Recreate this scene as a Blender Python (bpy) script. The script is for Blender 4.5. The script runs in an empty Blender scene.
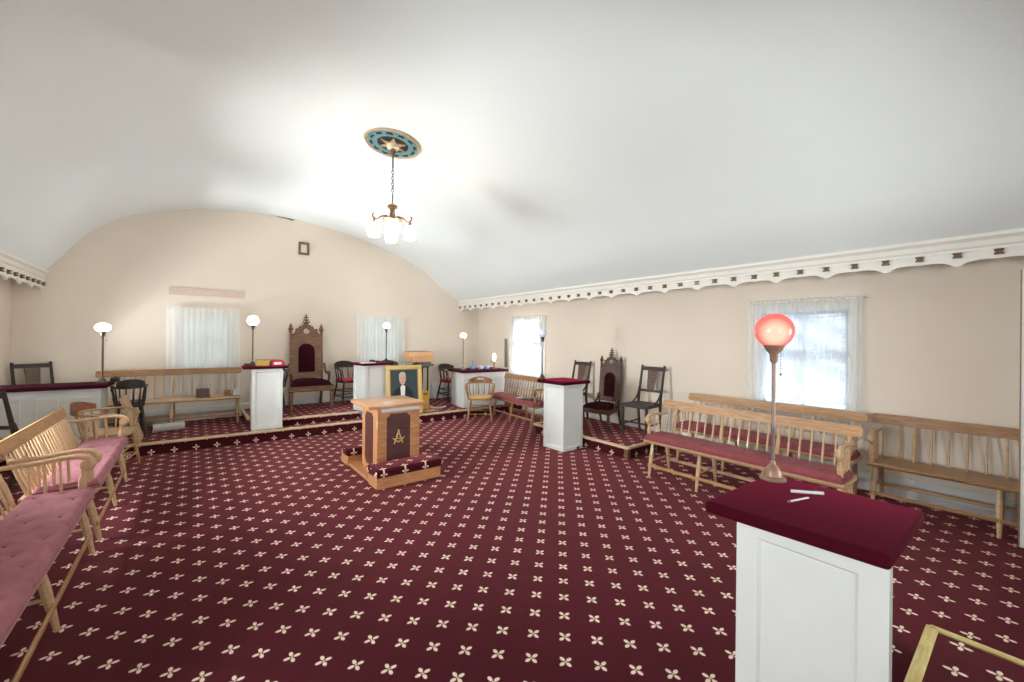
import bpy, bmesh, math, random
from mathutils import Matrix, Vector
R = math.radians
PI = math.pi
random.seed(7)
S = bpy.context.scene
COL = S.collection

# ------------------------------------------------------------------ camera, world, large lights, exposure
YAW, ROLL, CAM_H = R(38.0), R(0.55), 1.5
fwd = Vector((math.sin(YAW), math.cos(YAW), 0))
rgt = Vector((math.cos(YAW), -math.sin(YAW), 0))
up = Vector((0, 0, 1))
cr = rgt * math.cos(ROLL) + up * math.sin(ROLL)
cu = -rgt * math.sin(ROLL) + up * math.cos(ROLL)
cam_data = bpy.data.cameras.new('camera')
cam = bpy.data.objects.new('camera', cam_data)
COL.objects.link(cam)
cam.matrix_world = Matrix(((cr.x, cu.x, -fwd.x, 0), (cr.y, cu.y, -fwd.y, 0), (cr.z, cu.z, -fwd.z, CAM_H), (0, 0, 0, 1)))
cam_data.sensor_width = 36
cam_data.lens = 408 / 1024 * 36
cam_data.shift_y = -2.5 / 1024
cam_data.clip_start = 0.02
S.camera = cam

S.view_settings.view_transform = 'Standard'
S.view_settings.look = 'None'
S.view_settings.gamma = 1
S.view_settings.use_curve_mapping = False
S.view_settings.exposure = 0.76

world = bpy.data.worlds.new('overcast_sky')
S.world = world
world.use_nodes = True
wn = world.node_tree.nodes
wn['Background'].inputs[0].default_value = (0.86, 0.94, 1.0, 1)
wn['Background'].inputs[1].default_value = 1.5


def area(name, loc, direction, sx, sy, watts, col=(1, 1, 1)):
    l = bpy.data.lights.new(name, 'AREA')
    l.shape = 'RECTANGLE'
    l.size, l.size_y, l.energy, l.color = sx, sy, watts, col
    o = bpy.data.objects.new(name, l)
    COL.objects.link(o)
    o.location = loc
    o.rotation_euler = Vector(direction).to_track_quat('-Z', 'Z').to_euler()
    return o


# daylight outside the south windows; north and west ones are unseen, added for fill
DAY = (0.93, 0.97, 1.0)
area('daylight_south_near', (6.3, 1.62, 2.75), (-1, 0, -0.75), 1.3, 0.9, 60, DAY)
area('upfill_south_near', (6.5, 1.62, 0.15), (-1, 0, 0.85), 1.3, 0.9, 90, DAY)  # low lamp added outside, aimed up to brighten the ceiling
area('daylight_south_far', (6.3, 6.35, 2.75), (-1, 0, -0.75), 1.3, 0.9, 110, DAY)
area('upfill_south_far', (6.5, 6.35, 0.15), (-1, 0, 0.85), 1.3, 0.9, 680, DAY)  # strong low lamp added to lift the left side of the vault
for yy, watts in ((1.3, 90), (4.6, 215)):
    area('fill_north', (-2.2, yy, 1.5), (1, 0, 0.30), 1.1, 1.25, watts, (0.92, 0.97, 1.0))  # added fill lamps at the unseen north windows
area('upfill_north', (-2.95, 7.25, 0.35), (1, 0, 0.5), 1.1, 1.0, 330, (0.92, 0.97, 1.0))  # added fill aimed up through the unseen far north window
for xx, dx, dz, watts in ((0.2, -.35, .6, 45), (3.1, -.5, .75, 80)):
    area('fill_west', (xx, -1.75, 1.4), (dx, 1, dz), 1.1, 1.25, watts, (0.92, 0.97, 1.0))  # added fill lamps at the unseen west windows

# ------------------------------------------------------------------ materials
def new_mat(name):
    m = bpy.data.materials.new(name)
    m.use_nodes = True
    return m, m.node_tree.nodes, m.node_tree.links, m.node_tree.nodes['Principled BSDF']


def srgb(r, g, b):
    f = lambda c: (c / 255 / 12.92) if c / 255 <= 0.04045 else ((c / 255 + 0.055) / 1.055) ** 2.4
    return (f(r), f(g), f(b), 1)


def plain(name, col, rough=0.5, metal=0.0, noise=0.0, scale=8.0, bump=0.0, sheen=0.0, coat=0.0, stretch=None):
    """a surface whose colour wanders a little between two tones"""
    m, n, l, p = new_mat(name)
    p.inputs['Roughness'].default_value = rough
    if rough > .8:
        p.inputs['Specular IOR Level'].default_value = .15
    p.inputs['Metallic'].default_value = metal
    p.inputs['Sheen Weight'].default_value = sheen
    p.inputs['Coat Weight'].default_value = coat
    p.inputs['Base Color'].default_value = col
    tc = n.new('ShaderNodeTexCoord')
    mp = n.new('ShaderNodeMapping')
    l.new(tc.outputs['Object'], mp.inputs[0])
    if stretch:
        mp.inputs['Scale'].default_value = stretch
    nz = n.new('ShaderNodeTexNoise')
    nz.inputs['Scale'].default_value = scale
    nz.inputs['Detail'].default_value = 4
    l.new(mp.outputs[0], nz.inputs['Vector'])
    if noise:
        rp = n.new('ShaderNodeValToRGB')
        rp.color_ramp.elements[0].position = 0.3
        rp.color_ramp.elements[1].position = 0.72
        rp.color_ramp.elements[0].color = tuple(c * (1 - noise) for c in col[:3]) + (1,)
        rp.color_ramp.elements[1].color = tuple(min(1, c * (1 + noise * 0.7)) for c in col[:3]) + (1,)
        l.new(nz.outputs['Fac'], rp.inputs[0])
        l.new(rp.outputs[0], p.inputs['Base Color'])
    if bump:
        b = n.new('ShaderNodeBump')
        b.inputs['Strength'].default_value = bump
        b.inputs['Distance'].default_value = 0.01
        l.new(nz.outputs['Fac'], b.inputs['Height'])
        l.new(b.outputs[0], p.inputs['Normal'])
    return m


def wood(name, col, dark, rough=0.4, scale=7.0, stretch=(1, 9, 9), coat=0.15):
    m, n, l, p = new_mat(name)
    tc = n.new('ShaderNodeTexCoord')
    mp = n.new('ShaderNodeMapping')
    mp.inputs['Scale'].default_value = stretch
    l.new(tc.outputs['Object'], mp.inputs[0])
    nz = n.new('ShaderNodeTexNoise')
    nz.inputs['Scale'].default_value = scale
    nz.inputs['Detail'].default_value = 5
    nz.inputs['Distortion'].default_value = 0.8
    l.new(mp.outputs[0], nz.inputs['Vector'])
    rp = n.new('ShaderNodeValToRGB')
    rp.color_ramp.elements[0].position = 0.32
    rp.color_ramp.elements[0].color = dark
    rp.color_ramp.elements[1].position = 0.66
    rp.color_ramp.elements[1].color = col
    l.new(nz.outputs['Fac'], rp.inputs[0])
    l.new(rp.outputs[0], p.inputs['Base Color'])
    p.inputs['Roughness'].default_value = rough
    p.inputs['Coat Weight'].default_value = coat
    return m


def glow(name, col, strength):
    m, n, l, p = new_mat(name)
    p.inputs['Base Color'].default_value = (0.9, 0.88, 0.84, 1)
    p.inputs['Roughness'].default_value = 0.3
    p.inputs['Emission Color'].default_value = col
    p.inputs['Emission Strength'].default_value = strength
    return m


def carpet_mat():
    """burgundy carpet woven with cream four-petal flowers in a diagonal repeat; risers carry the same repeat"""
    m, n, l, p = new_mat('flower_carpet')
    PX, PY, X0, Y0 = 0.22214, 0.22783, 1.3749, 1.3320

    def mth(op, a, b=None, c=None):
        q = n.new('ShaderNodeMath')
        q.operation = op
        for i, v in enumerate((a, b, c)):
            if v is None:
                continue
            if isinstance(v, (int, float)):
                q.inputs[i].default_value = v
            else:
                l.new(v, q.inputs[i])
        return q.outputs[0]
    g = n.new('ShaderNodeNewGeometry')
    sp = n.new('ShaderNodeSeparateXYZ')
    l.new(g.outputs['Position'], sp.inputs[0])
    sn = n.new('ShaderNodeSeparateXYZ')
    l.new(g.outputs['True Normal'], sn.inputs[0])
    upz = mth('GREATER_THAN', mth('ABSOLUTE', sn.outputs[2]), 0.6)
    sidex = mth('MULTIPLY', mth('SUBTRACT', 1.0, upz), mth('GREATER_THAN', mth('ABSOLUTE', sn.outputs[0]), 0.6))
    # first axis: x, or y on faces looking along x; second axis: y, or height on every riser
    a = mth('ADD', mth('MULTIPLY', sp.outputs[0], mth('SUBTRACT', 1.0, sidex)), mth('MULTIPLY', sp.outputs[1], sidex))
    zz = mth('ADD', sp.outputs[2], Y0 - 0.035)
    b = mth('ADD', mth('MULTIPLY', sp.outputs[1], upz), mth('MULTIPLY', zz, mth('SUBTRACT', 1.0, upz)))
    ua = mth('DIVIDE', mth('SUBTRACT', a, X0), PX)
    vb = mth('DIVIDE', mth('SUBTRACT', b, Y0), PY)

    def cell(off):
        fx = mth('MULTIPLY', mth('ABSOLUTE', mth('SUBTRACT', mth('FRACT', mth('ADD', ua, 100.5 + off)), 0.5)), PX)
        fy = mth('MULTIPLY', mth('ABSOLUTE', mth('SUBTRACT', mth('FRACT', mth('ADD', vb, 100.5 + off)), 0.5)), PY)
        hi, lo = mth('MAXIMUM', fx, fy), mth('MINIMUM', fx, fy)
        e = mth('ADD', mth('POWER', mth('DIVIDE', mth('SUBTRACT', hi, 0.0215), 0.0152), 2.0), mth('POWER', mth('DIVIDE', lo, 0.0092), 2.0))
        c = mth('DIVIDE', mth('MAXIMUM', hi, lo), 0.0040)
        return mth('MINIMUM', e, mth('POWER', c, 2.0))
    d = mth('MINIMUM', cell(0.0), cell(0.5))
    nz = n.new('ShaderNodeTexNoise')
    nz.inputs['Scale'].default_value = 260
    nz.inputs['Detail'].default_value = 2
    l.new(g.outputs['Position'], nz.inputs['Vector'])
    nb = n.new('ShaderNodeTexNoise')
    nb.inputs['Scale'].default_value = 1.1
    nb.inputs['Detail'].default_value = 3
    l.new(g.outputs['Position'], nb.inputs['Vector'])
    edge = mth('ADD', d, mth('MULTIPLY', mth('SUBTRACT', nz.outputs['Fac'], 0.5), 0.5))
    mask = n.new('ShaderNodeMapRange')
    mask.inputs['From Min'].default_value = 1.15
    mask.inputs['From Max'].default_value = 0.7
    l.new(edge, mask.inputs['Value'])
    base = n.new('ShaderNodeValToRGB')
    base.color_ramp.elements[0].position = 0.25
    base.color_ramp.elements[0].color = CARPET_DARK
    base.color_ramp.elements[1].position = 0.75
    base.color_ramp.elements[1].color = CARPET_LIGHT
    l.new(mth('ADD', mth('MULTIPLY', nz.outputs['Fac'], 0.6), mth('MULTIPLY', nb.outputs['Fac'], 0.4)), base.inputs[0])
    mx = n.new('ShaderNodeMix')
    mx.data_type = 'RGBA'
    l.new(mask.outputs[0], mx.inputs['Factor'])
    l.new(base.outputs[0], mx.inputs['A'])
    mx.inputs['B'].default_value = srgb(238, 216, 194)
    l.new(mx.outputs['Result'], p.inputs['Base Color'])
    p.inputs['Roughness'].default_value = 0.95
    p.inputs['Specular IOR Level'].default_value = 0.15
    p.inputs['Sheen Weight'].default_value = 0.3
    p.inputs['Sheen Roughness'].default_value = 0.4
    p.inputs['Sheen Tint'].default_value = (1.0, 0.28, 0.30, 1)
    bp = n.new('ShaderNodeBump')
    bp.inputs['Strength'].default_value = 0.35
    bp.inputs['Distance'].default_value = 0.004
    l.new(nz.outputs['Fac'], bp.inputs['Height'])
    l.new(bp.outputs[0], p.inputs['Normal'])
    return m


def sheer(name, col, clear):
    m, n, l, p = new_mat(name)
    n.remove(p)
    out = n['Material Output']
    tr = n.new('ShaderNodeBsdfTransparent')
    tl = n.new('ShaderNodeBsdfTranslucent')
    df = n.new('ShaderNodeBsdfDiffuse')
    tl.inputs[0].default_value = col
    df.inputs[0].default_value = col
    a = n.new('ShaderNodeMixShader')
    a.inputs[0].default_value = 0.5
    l.new(tl.outputs[0], a.inputs[1])
    l.new(df.outputs[0], a.inputs[2])
    wv = n.new('ShaderNodeTexNoise')
    wv.inputs['Scale'].default_value = 5
    tc = n.new('ShaderNodeTexCoord')
    mp = n.new('ShaderNodeMapping')
    mp.inputs['Scale'].default_value = (5, 5, 0.25)
    l.new(tc.outputs['Object'], mp.inputs[0])
    l.new(mp.outputs[0], wv.inputs['Vector'])
    mr = n.new('ShaderNodeMapRange')
    mr.inputs['From Min'].default_value = 0.35
    mr.inputs['From Max'].default_value = 0.65
    mr.inputs['To Min'].default_value = 1 - clear - 0.07
    mr.inputs['To Max'].default_value = 1 - clear + 0.07
    l.new(wv.outputs['Fac'], mr.inputs['Value'])
    b = n.new('ShaderNodeMixShader')
    l.new(mr.outputs[0], b.inputs[0])
    l.new(tr.outputs[0], b.inputs[1])
    l.new(a.outputs[0], b.inputs[2])
    l.new(b.outputs[0], out.inputs[0])
    return m


def glass_mat():
    m, n, l, p = new_mat('window_glass')
    n.remove(p)
    tr = n.new('ShaderNodeBsdfTransparent')
    gl = n.new('ShaderNodeBsdfGlossy')
    gl.inputs['Roughness'].default_value = 0.03
    fr = n.new('ShaderNodeFresnel')
    b = n.new('ShaderNodeMixShader')
    l.new(fr.outputs[0], b.inputs[0])
    l.new(tr.outputs[0], b.inputs[1])
    l.new(gl.outputs[0], b.inputs[2])
    l.new(b.outputs[0], n['Material Output'].inputs[0])
    return m


CARPET_DARK, CARPET_LIGHT = srgb(49, 8, 17), srgb(83, 20, 32)
M = {}
M['carpet'] = carpet_mat()
M['wall'] = plain('beige_plaster', srgb(231, 218, 202), 0.9, noise=0.03, scale=1.4, bump=0.04)
M['ceiling'] = plain('white_plaster', srgb(232, 236, 234), 0.9, noise=0.02, scale=0.9, bump=0.05)
M['trim'] = plain('white_trim_paint', srgb(232, 228, 218), 0.55, noise=0.03, scale=5)
M['white'] = plain('white_cabinet_paint', srgb(226, 228, 224), 0.5, noise=0.03, scale=6)
M['pine'] = wood('honey_pine', srgb(192, 148, 100), srgb(160, 116, 72))
M['pale_pine'] = wood('pale_worn_pine', srgb(204, 172, 134), srgb(186, 150, 112))
M['tan_rail'] = wood('tan_rail_wood', srgb(172, 130, 88), srgb(138, 98, 62))
M['nosing'] = wood('nosing_wood', srgb(226, 204, 168), srgb(200, 170, 128), 0.45)
M['yellow_nosing'] = wood('yellowish_nosing_wood', srgb(222, 206, 140), srgb(196, 172, 106), 0.45)
M['oak'] = wood('brown_oak', srgb(138, 96, 68), srgb(92, 60, 42), 0.5, coat=0.0)
M['mahogany'] = wood('dark_walnut', srgb(96, 66, 50), srgb(58, 40, 32), 0.5, coat=0.0)
M['dark'] = wood('nearly_black_wood', srgb(58, 46, 38), srgb(34, 27, 23), 0.5, coat=0.0)
M['altar'] = wood('orange_oak', srgb(214, 158, 110), srgb(186, 126, 80), 0.3, coat=0.4)
M['altar_panel'] = wood('burgundy_stained_panel', srgb(98, 56, 50), srgb(76, 40, 38), 0.45)
M['pink'] = plain('faded_pink_velour', srgb(162, 100, 108), 0.9, noise=0.18, scale=14, bump=0.15, sheen=0.1)
M['rose'] = plain('worn_red_velour', srgb(142, 74, 78), 0.9, noise=0.14, scale=14, bump=0.15, sheen=0.05)
M['button'] = plain('dark_button', srgb(92, 44, 52), 0.6)
M['velvet'] = plain('burgundy_velvet', srgb(66, 3, 20), 0.95, noise=0.14, scale=120, sheen=0.36)
M['velvet'].node_tree.nodes['Principled BSDF'].inputs['Sheen Tint'].default_value = (0.8, 0.03, 0.14, 1)
M['velvet'].node_tree.nodes['Principled BSDF'].inputs['Sheen Roughness'].default_value = 0.35
M['velvet_dark'] = plain('deep_plum_velvet', srgb(50, 8, 18), 0.95, noise=0.15, scale=60, sheen=0.0)
M['red_seat'] = plain('bright_red_seat', srgb(196, 40, 66), 0.6, noise=0.06)
M['yellow_seat'] = plain('mustard_seat', srgb(206, 170, 104), 0.6, noise=0.08)
M['brass'] = plain('aged_brass', srgb(138, 104, 72), 0.4, 0.8, noise=0.12, scale=30)
M['bronze'] = plain('dark_bronze', srgb(98, 82, 68), 0.4, 0.7, noise=0.1, scale=30)
M['copper'] = plain('copper_fitting', srgb(166, 132, 114), 0.45, 0.4, noise=0.12, scale=30)
M['steel'] = plain('steel_pole', srgb(150, 146, 144), 0.35, 0.7, noise=0.1, scale=20)
M['pewter'] = plain('dull_pewter', srgb(140, 122, 112), 0.45, 0.5, noise=0.15, scale=20)
M['gold'] = plain('gilt', srgb(228, 196, 128), 0.45, 0.15, noise=0.14, scale=40)
M['gold_dark'] = plain('dull_gilt', srgb(176, 136, 70), 0.45, 0.35, noise=0.14, scale=40)
M['antique'] = plain('antique_gilt', srgb(112, 98, 70), 0.5, 0.3, noise=0.3, scale=60)
M['blue_medal'] = plain('pale_blue_plaster', srgb(98, 136, 142), 0.7, noise=0.08, scale=20)
M['navy'] = plain('dark_teal_paint', srgb(30, 44, 52), 0.7)
M['umber'] = plain('umber_paint', srgb(36, 28, 20), 0.7, noise=0.1)
M['medal_rim'] = plain('tan_gilded_plaster', srgb(176, 150, 118), 0.6, noise=0.1, scale=30)
M['cream'] = plain('cream_paint', srgb(232, 216, 188), 0.6, noise=0.05)
M['canvas'] = plain('slate_green_oil_paint', srgb(56, 72, 76), 0.6, noise=0.14, scale=9)
M['suit'] = plain('black_oil_paint', srgb(26, 30, 36), 0.6)
M['skin'] = plain('flesh_oil_paint', srgb(214, 172, 148), 0.6, noise=0.1, scale=30)
M['skin_dark'] = plain('umber_flesh_oil_paint', srgb(150, 104, 84), 0.6)
M['hair'] = plain('silver_oil_paint', srgb(198, 190, 176), 0.6, noise=0.1, scale=40)
M['paper'] = plain('white_paper', srgb(236, 234, 228), 0.7, noise=0.03)
M['grey_paper'] = plain('grey_paper', srgb(178, 178, 172), 0.7, noise=0.1, scale=18)
M['blush'] = plain('blush_board', srgb(214, 192, 180), 0.85, noise=0.04)
M['carton'] = plain('peach_cardboard', srgb(230, 178, 132), 0.8, noise=0.06)
M['yellow_box'] = plain('yellow_cardboard', srgb(228, 174, 70), 0.7, noise=0.08)
M['ochre_box'] = plain('ochre_printed_tin', srgb(206, 172, 84), 0.45, noise=0.3, scale=45)
M['red_plastic'] = plain('red_plastic', srgb(186, 30, 48), 0.35)
M['black'] = plain('black_metal', srgb(30, 29, 30), 0.45)
M['grey_box'] = plain('grey_case', srgb(110, 108, 108), 0.6, noise=0.1)
M['brown_box'] = wood('brown_case_wood', srgb(104, 66, 56), srgb(78, 46, 40))
M['blue_pot'] = plain('blue_glaze', srgb(110, 146, 196), 0.25)
M['wedge'] = plain('grey_green_board', srgb(128, 124, 106), 0.7, noise=0.08)
M['glass'] = glass_mat()
M['sheer_clear'] = sheer('thin_white_voile', (0.93, 0.97, 0.99, 1), 0.52)
M['sheer_dense'] = sheer('dense_white_voile', (0.95, 0.955, 0.94, 1), 0.15)
M['dimming_cloth'] = sheer('cream_dimming_cloth', (0.88, 0.91, 0.87, 1), 0.02)
M['slat'] = sheer('translucent_blind_slat', (0.67, 0.72, 0.77, 1), 0.03)
M['sash'] = plain('backlit_sash_grey', srgb(150, 146, 138), 0.6, noise=0.05)  # greyed to give the sash a backlit look, shade put into the colour
M['blind'] = plain('pale_blind_slat', srgb(226, 232, 236), 0.6, noise=0.02)
M['globe'] = glow('lit_opal_glass', (1.0, 0.93, 0.8, 1), 8.0)
M['globe_off'] = glow('backlit_opal_glass', (0.80, 0.90, 1.0, 1), 0.12)  # unlit globe; weak glow put in to stand for backlight through the glass
M['globe_off'].node_tree.nodes['Principled BSDF'].inputs['Base Color'].default_value = (.50, .56, .62, 1)
M['shade'] = glow('lit_frosted_shade', (1.0, 0.93, 0.78, 1), 25.0)
M['candle'] = glow('lit_candle_bulb', (1.0, 0.9, 0.7, 1), 5.0)


def red_globe_mat():
    """coral glass lit by the bulb low inside it: brighter round the bulb"""
    m, n, l, p = new_mat('lit_coral_glass')
    p.inputs['Specular IOR Level'].default_value = .25
    tc = n.new('ShaderNodeTexCoord')
    vm = n.new('ShaderNodeVectorMath')
    vm.operation = 'DISTANCE'
    vm.inputs[1].default_value = (-0.045, -0.02, 0.578)
    l.new(tc.outputs['Object'], vm.inputs[0])
    mr = n.new('ShaderNodeMapRange')
    mr.inputs['From Min'].default_value = 0.03
    mr.inputs['From Max'].default_value = 0.105
    l.new(vm.outputs['Value'], mr.inputs['Value'])
    rp = n.new('ShaderNodeValToRGB')
    rp.color_ramp.elements[0].color = (1.0, 0.72, 0.52, 1)
    rp.color_ramp.elements[1].color = (0.66, 0.045, 0.055, 1)
    e = rp.color_ramp.elements.new(0.4)
    e.color = (0.90, 0.17, 0.14, 1)
    l.new(mr.outputs[0], rp.inputs[0])
    l.new(rp.outputs[0], p.inputs['Emission Color'])
    p.inputs['Base Color'].default_value = srgb(190, 60, 58)
    p.inputs['Emission Strength'].default_value = 0.62
    p.inputs['Roughness'].default_value = 0.15
    return m


M['red_globe'] = red_globe_mat()

# ------------------------------------------------------------------ mesh helpers
class MB:
    def __init__(self):
        self.bm = bmesh.new()
        self.mi = 0

    def _tag(self, faces):
        for f in faces:
            f.material_index = self.mi

    def box(self, c, s, bevel=0.0, rot=None, seg=1):
        t = bmesh.new()
        bmesh.ops.create_cube(t, size=1.0)
        bmesh.ops.scale(t, vec=s, verts=t.verts)
        if bevel:
            bmesh.ops.bevel(t, geom=t.edges[:], offset=bevel, segments=seg, affect='EDGES', profile=0.6)
        mat = Matrix.Translation(c)
        if rot is not None:
            mat = mat @ rot
        bmesh.ops.transform(t, matrix=mat, verts=t.verts)
        self._merge(t)
        return self

    def span(self, a, b, bevel=0.0, seg=1):
        c = [(p + q) / 2 for p, q in zip(a, b)]
        s = [abs(q - p) for p, q in zip(a, b)]
        return self.box(c, s, bevel, None, seg)

    def _merge(self, t):
        me = bpy.data.meshes.new('tmp')
        t.to_mesh(me)
        t.free()
        n0 = len(self.bm.faces)
        self.bm.from_mesh(me)
        bpy.data.meshes.remove(me)
        self.bm.faces.ensure_lookup_table()
        for i in range(n0, len(self.bm.faces)):
            self.bm.faces[i].material_index = self.mi

    def tube(self, pts, rad, seg=8, flat=1.0, cap=True, flat_axis=None):
        """round bar through pts; rad a number or one per point; flat squashes it along flat_axis"""
        pts = [Vector(p) for p in pts]
        if isinstance(rad, (int, float)):
            rad = [rad] * len(pts)
        rings = []
        ref = None
        for i, p in enumerate(pts):
            a = pts[max(0, i - 1)]
            b = pts[min(len(pts) - 1, i + 1)]
            d = (b - a).normalized()
            if ref is None:
                ref = Vector(flat_axis) if flat_axis else (Vector((0, 0, 1)) if abs(d.z) < 0.9 else Vector((1, 0, 0)))
            x = (ref - d * ref.dot(d)).normalized()
            if not flat_axis:
                ref = x
            y = d.cross(x)
            rings.append([self.bm.verts.new(p + (x * math.cos(2 * PI * k / seg) * flat + y * math.sin(2 * PI * k / seg)) * rad[i]) for k in range(seg)])
        fs = []
        for r0, r1 in zip(rings, rings[1:]):
            for k in range(seg):
                fs.append(self.bm.faces.new((r0[k], r0[(k + 1) % seg], r1[(k + 1) % seg], r1[k])))
        if cap:
            fs.append(self.bm.faces.new(rings[0][::-1]))
            fs.append(self.bm.faces.new(rings[-1]))
        self._tag(fs)
        return self

    def rod(self, a, b, prof, seg=8):
        """turned bar from a to b; prof = [(t, radius), ...]"""
        a, b = Vector(a), Vector(b)
        return self.tube([a.lerp(b, t) for t, _ in prof], [r for _, r in prof], seg)

    def lathe(self, prof, c=(0, 0, 0), seg=20, mat=None):
        rings = []
        T = Matrix.Translation(c) @ (mat if mat is not None else Matrix.Identity(4))
        for r, z in prof:
            rings.append([self.bm.verts.new(T @ Vector((max(r, 1e-4) * math.cos(2 * PI * k / seg), max(r, 1e-4) * math.sin(2 * PI * k / seg), z))) for k in range(seg)])
        fs = []
        for r0, r1 in zip(rings, rings[1:]):
            for k in range(seg):
                fs.append(self.bm.faces.new((r0[k], r0[(k + 1) % seg], r1[(k + 1) % seg], r1[k])))
        fs.append(self.bm.faces.new(rings[0][::-1]))
        fs.append(self.bm.faces.new(rings[-1]))
        self._tag(fs)
        return self

    def ball(self, c, r, seg=14):
        r = (r, r, r) if isinstance(r, (int, float)) else r
        t = bmesh.new()
        bmesh.ops.create_uvsphere(t, u_segments=seg, v_segments=max(6, seg // 2 + 1), radius=1)
        bmesh.ops.transform(t, matrix=Matrix.Translation(c) @ Matrix.Diagonal((*r, 1)), verts=t.verts)
        self._merge(t)
        return self

    def prism(self, poly, d0, d1, plane='xz', T=None):
        """closed polygon in a plane, given depth from d0 to d1 along the third axis"""
        def P(u, v, w):
            q = Vector({'xz': (u, w, v), 'xy': (u, v, w), 'yz': (w, u, v)}[plane])
            return T @ q if T is not None else q
        a = [self.bm.verts.new(P(u, v, d0)) for u, v in poly]
        b = [self.bm.verts.new(P(u, v, d1)) for u, v in poly]
        k = len(poly)
        fs = [self.bm.faces.new(a), self.bm.faces.new(b[::-1])]
        for i in range(k):
            fs.append(self.bm.faces.new((a[i], b[i], b[(i + 1) % k], a[(i + 1) % k])))
        self._tag(fs)
        return self

    def grid(self, fn, nu, nv, thick=None):
        """sheet of points fn(i/nu, j/nv)"""
        v = [[self.bm.verts.new(fn(i / nu, j / nv)) for j in range(nv + 1)] for i in range(nu + 1)]
        fs = []
        for i in range(nu):
            for j in range(nv):
                fs.append(self.bm.faces.new((v[i][j], v[i + 1][j], v[i + 1][j + 1], v[i][j + 1])))
        self._tag(fs)
        if thick:
            bmesh.ops.solidify(self.bm, geom=fs, thickness=thick)
        return self

    def build(self, name, mats, parent=None, smooth=38):
        bmesh.ops.recalc_face_normals(self.bm, faces=self.bm.faces[:])
        me = bpy.data.meshes.new(name)
        self.bm.to_mesh(me)
        self.bm.free()
        for m in (mats if isinstance(mats, (list, tuple)) else [mats]):
            me.materials.append(m)
        if smooth:
            me.shade_smooth()
            me.set_sharp_from_angle(angle=R(smooth))
        o = bpy.data.objects.new(name, me)
        COL.objects.link(o)
        if parent:
            o.parent = parent
        return o


def tag(o, label, cat, group=None, kind=None):
    if label:
        o['label'] = label
    if cat:
        o['category'] = cat
    if group:
        o['group'] = group
    if kind:
        o['kind'] = kind
    return o


def thing(name, label, cat, loc=(0, 0, 0), rotz=0.0, group=None):
    o = bpy.data.objects.new(name, None)
    o.empty_display_size = 0.1
    COL.objects.link(o)
    o.location = loc
    o.rotation_euler = (0, 0, rotz)
    return tag(o, label, cat, group)


def struct(o):
    o['kind'] = 'structure'
    return o


def copy_tree(o, parent=None):
    c = o.copy()
    COL.objects.link(c)
    if parent:
        c.parent = parent
    for ch in list(o.children):
        copy_tree(ch, c)
    return c


def dup(src, label, loc, rotz, group=None, scale=None):
    c = copy_tree(src)
    c.location = loc
    c.rotation_euler = (0, 0, rotz)
    c['label'] = label
    if group:
        c['group'] = group
    return c


def rotx(a):
    return Matrix.Rotation(a, 4, 'X')


# ------------------------------------------------------------------ the room
XN, XS, YW, YE = -1.88, 5.4, -1.3, 8.25          # inner faces of the north, south, west and east walls
CXN, CXS, CZ = -1.6, 4.87, 2.32                   # the two cornices the vault springs from
struct(MB().span((XN - .2, YW - .2, -.1), (XS + .2, YE + .2, 0)).build('floor', M['carpet']))


def wall_cells(mb, axis, p0, p1, a0, a1, z0, z1, holes):
    """a slab of wall with rectangular openings (a_lo, a_hi, z_lo, z_hi)"""
    xs = sorted({a0, a1, *[h[0] for h in holes], *[h[1] for h in holes]})
    for lo, hi in zip(xs, xs[1:]):
        mid = (lo + hi) / 2
        hs = sorted([h for h in holes if h[0] < mid < h[1]], key=lambda h: h[2])
        z = z0
        for h in hs + [(0, 0, z1, z1)]:
            if h[2] > z + 1e-6:
                if axis == 'y':
                    mb.span((p0, lo, z), (p1, hi, h[2]))
                else:
                    mb.span((lo, p0, z), (hi, p1, h[2]))
            z = h[3]


WS = [(1.18, 2.04, 0.72, 1.86), (5.92, 6.80, 0.72, 1.86)]          # openings in the south wall
WE = [(-0.20, 0.50, 0.95, 1.82), (2.66, 3.42, 0.95, 1.82)]         # in the east wall
WN = [(0.8, 1.8, 0.8, 2.0), (4.1, 5.1, 0.8, 2.0), (6.85, 7.7, 0.8, 1.9)]  # unseen north openings, added to let fill light in
WW = [(-0.3, 0.7, 0.8, 2.1), (2.6, 3.6, 0.8, 2.1)]  # unseen west openings, likewise added for fill light
for nm, ax, p0, p1, a0, a1, zt, hs in (('wall_south', 'y', XS, XS + .15, YW, YE, 2.5, WS), ('wall_north', 'y', XN - .15, XN, YW, YE, 2.5, WN),
                                      ('wall_east', 'x', YE, YE + .15, XN, XS, 4.0, WE), ('wall_west', 'x', YW - .15, YW, XN, XS, 4.0, WW)):
    b = MB()
    wall_cells(b, ax, p0, p1, a0, a1, 0, zt, hs)
    struct(b.build(nm, M['wall'], smooth=0))

prof = [(-1.6, 2.32), (-1.55, 2.40), (-1.44, 2.56), (-1.28, 2.80), (-0.97, 3.12), (-0.53, 3.35), (-0.12, 3.475), (0.26, 3.55), (0.75, 3.612), (1.2, 3.625),
        (1.63, 3.605), (2.03, 3.55), (2.5, 3.46), (3.0, 3.33), (3.4, 3.205), (3.8, 3.04), (4.15, 2.83), (4.45, 2.60), (4.66, 2.46), (4.80, 2.37), (4.87, 2.32)]


def spline(pts, n):
    out = []
    for i in range(len(pts) - 1):
        p = [pts[max(0, i - 1)], pts[i], pts[i + 1], pts[min(len(pts) - 1, i + 2)]]
        for k in range(n):
            t = k / n
            out.append(tuple(0.5 * (2 * p[1][c] + (p[2][c] - p[0][c]) * t + (2 * p[0][c] - 5 * p[1][c] + 4 * p[2][c] - p[3][c]) * t * t
                                    + (3 * p[1][c] - p[0][c] - 3 * p[2][c] + p[3][c]) * t ** 3) for c in range(2)))
    return out + [pts[-1]]


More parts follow.
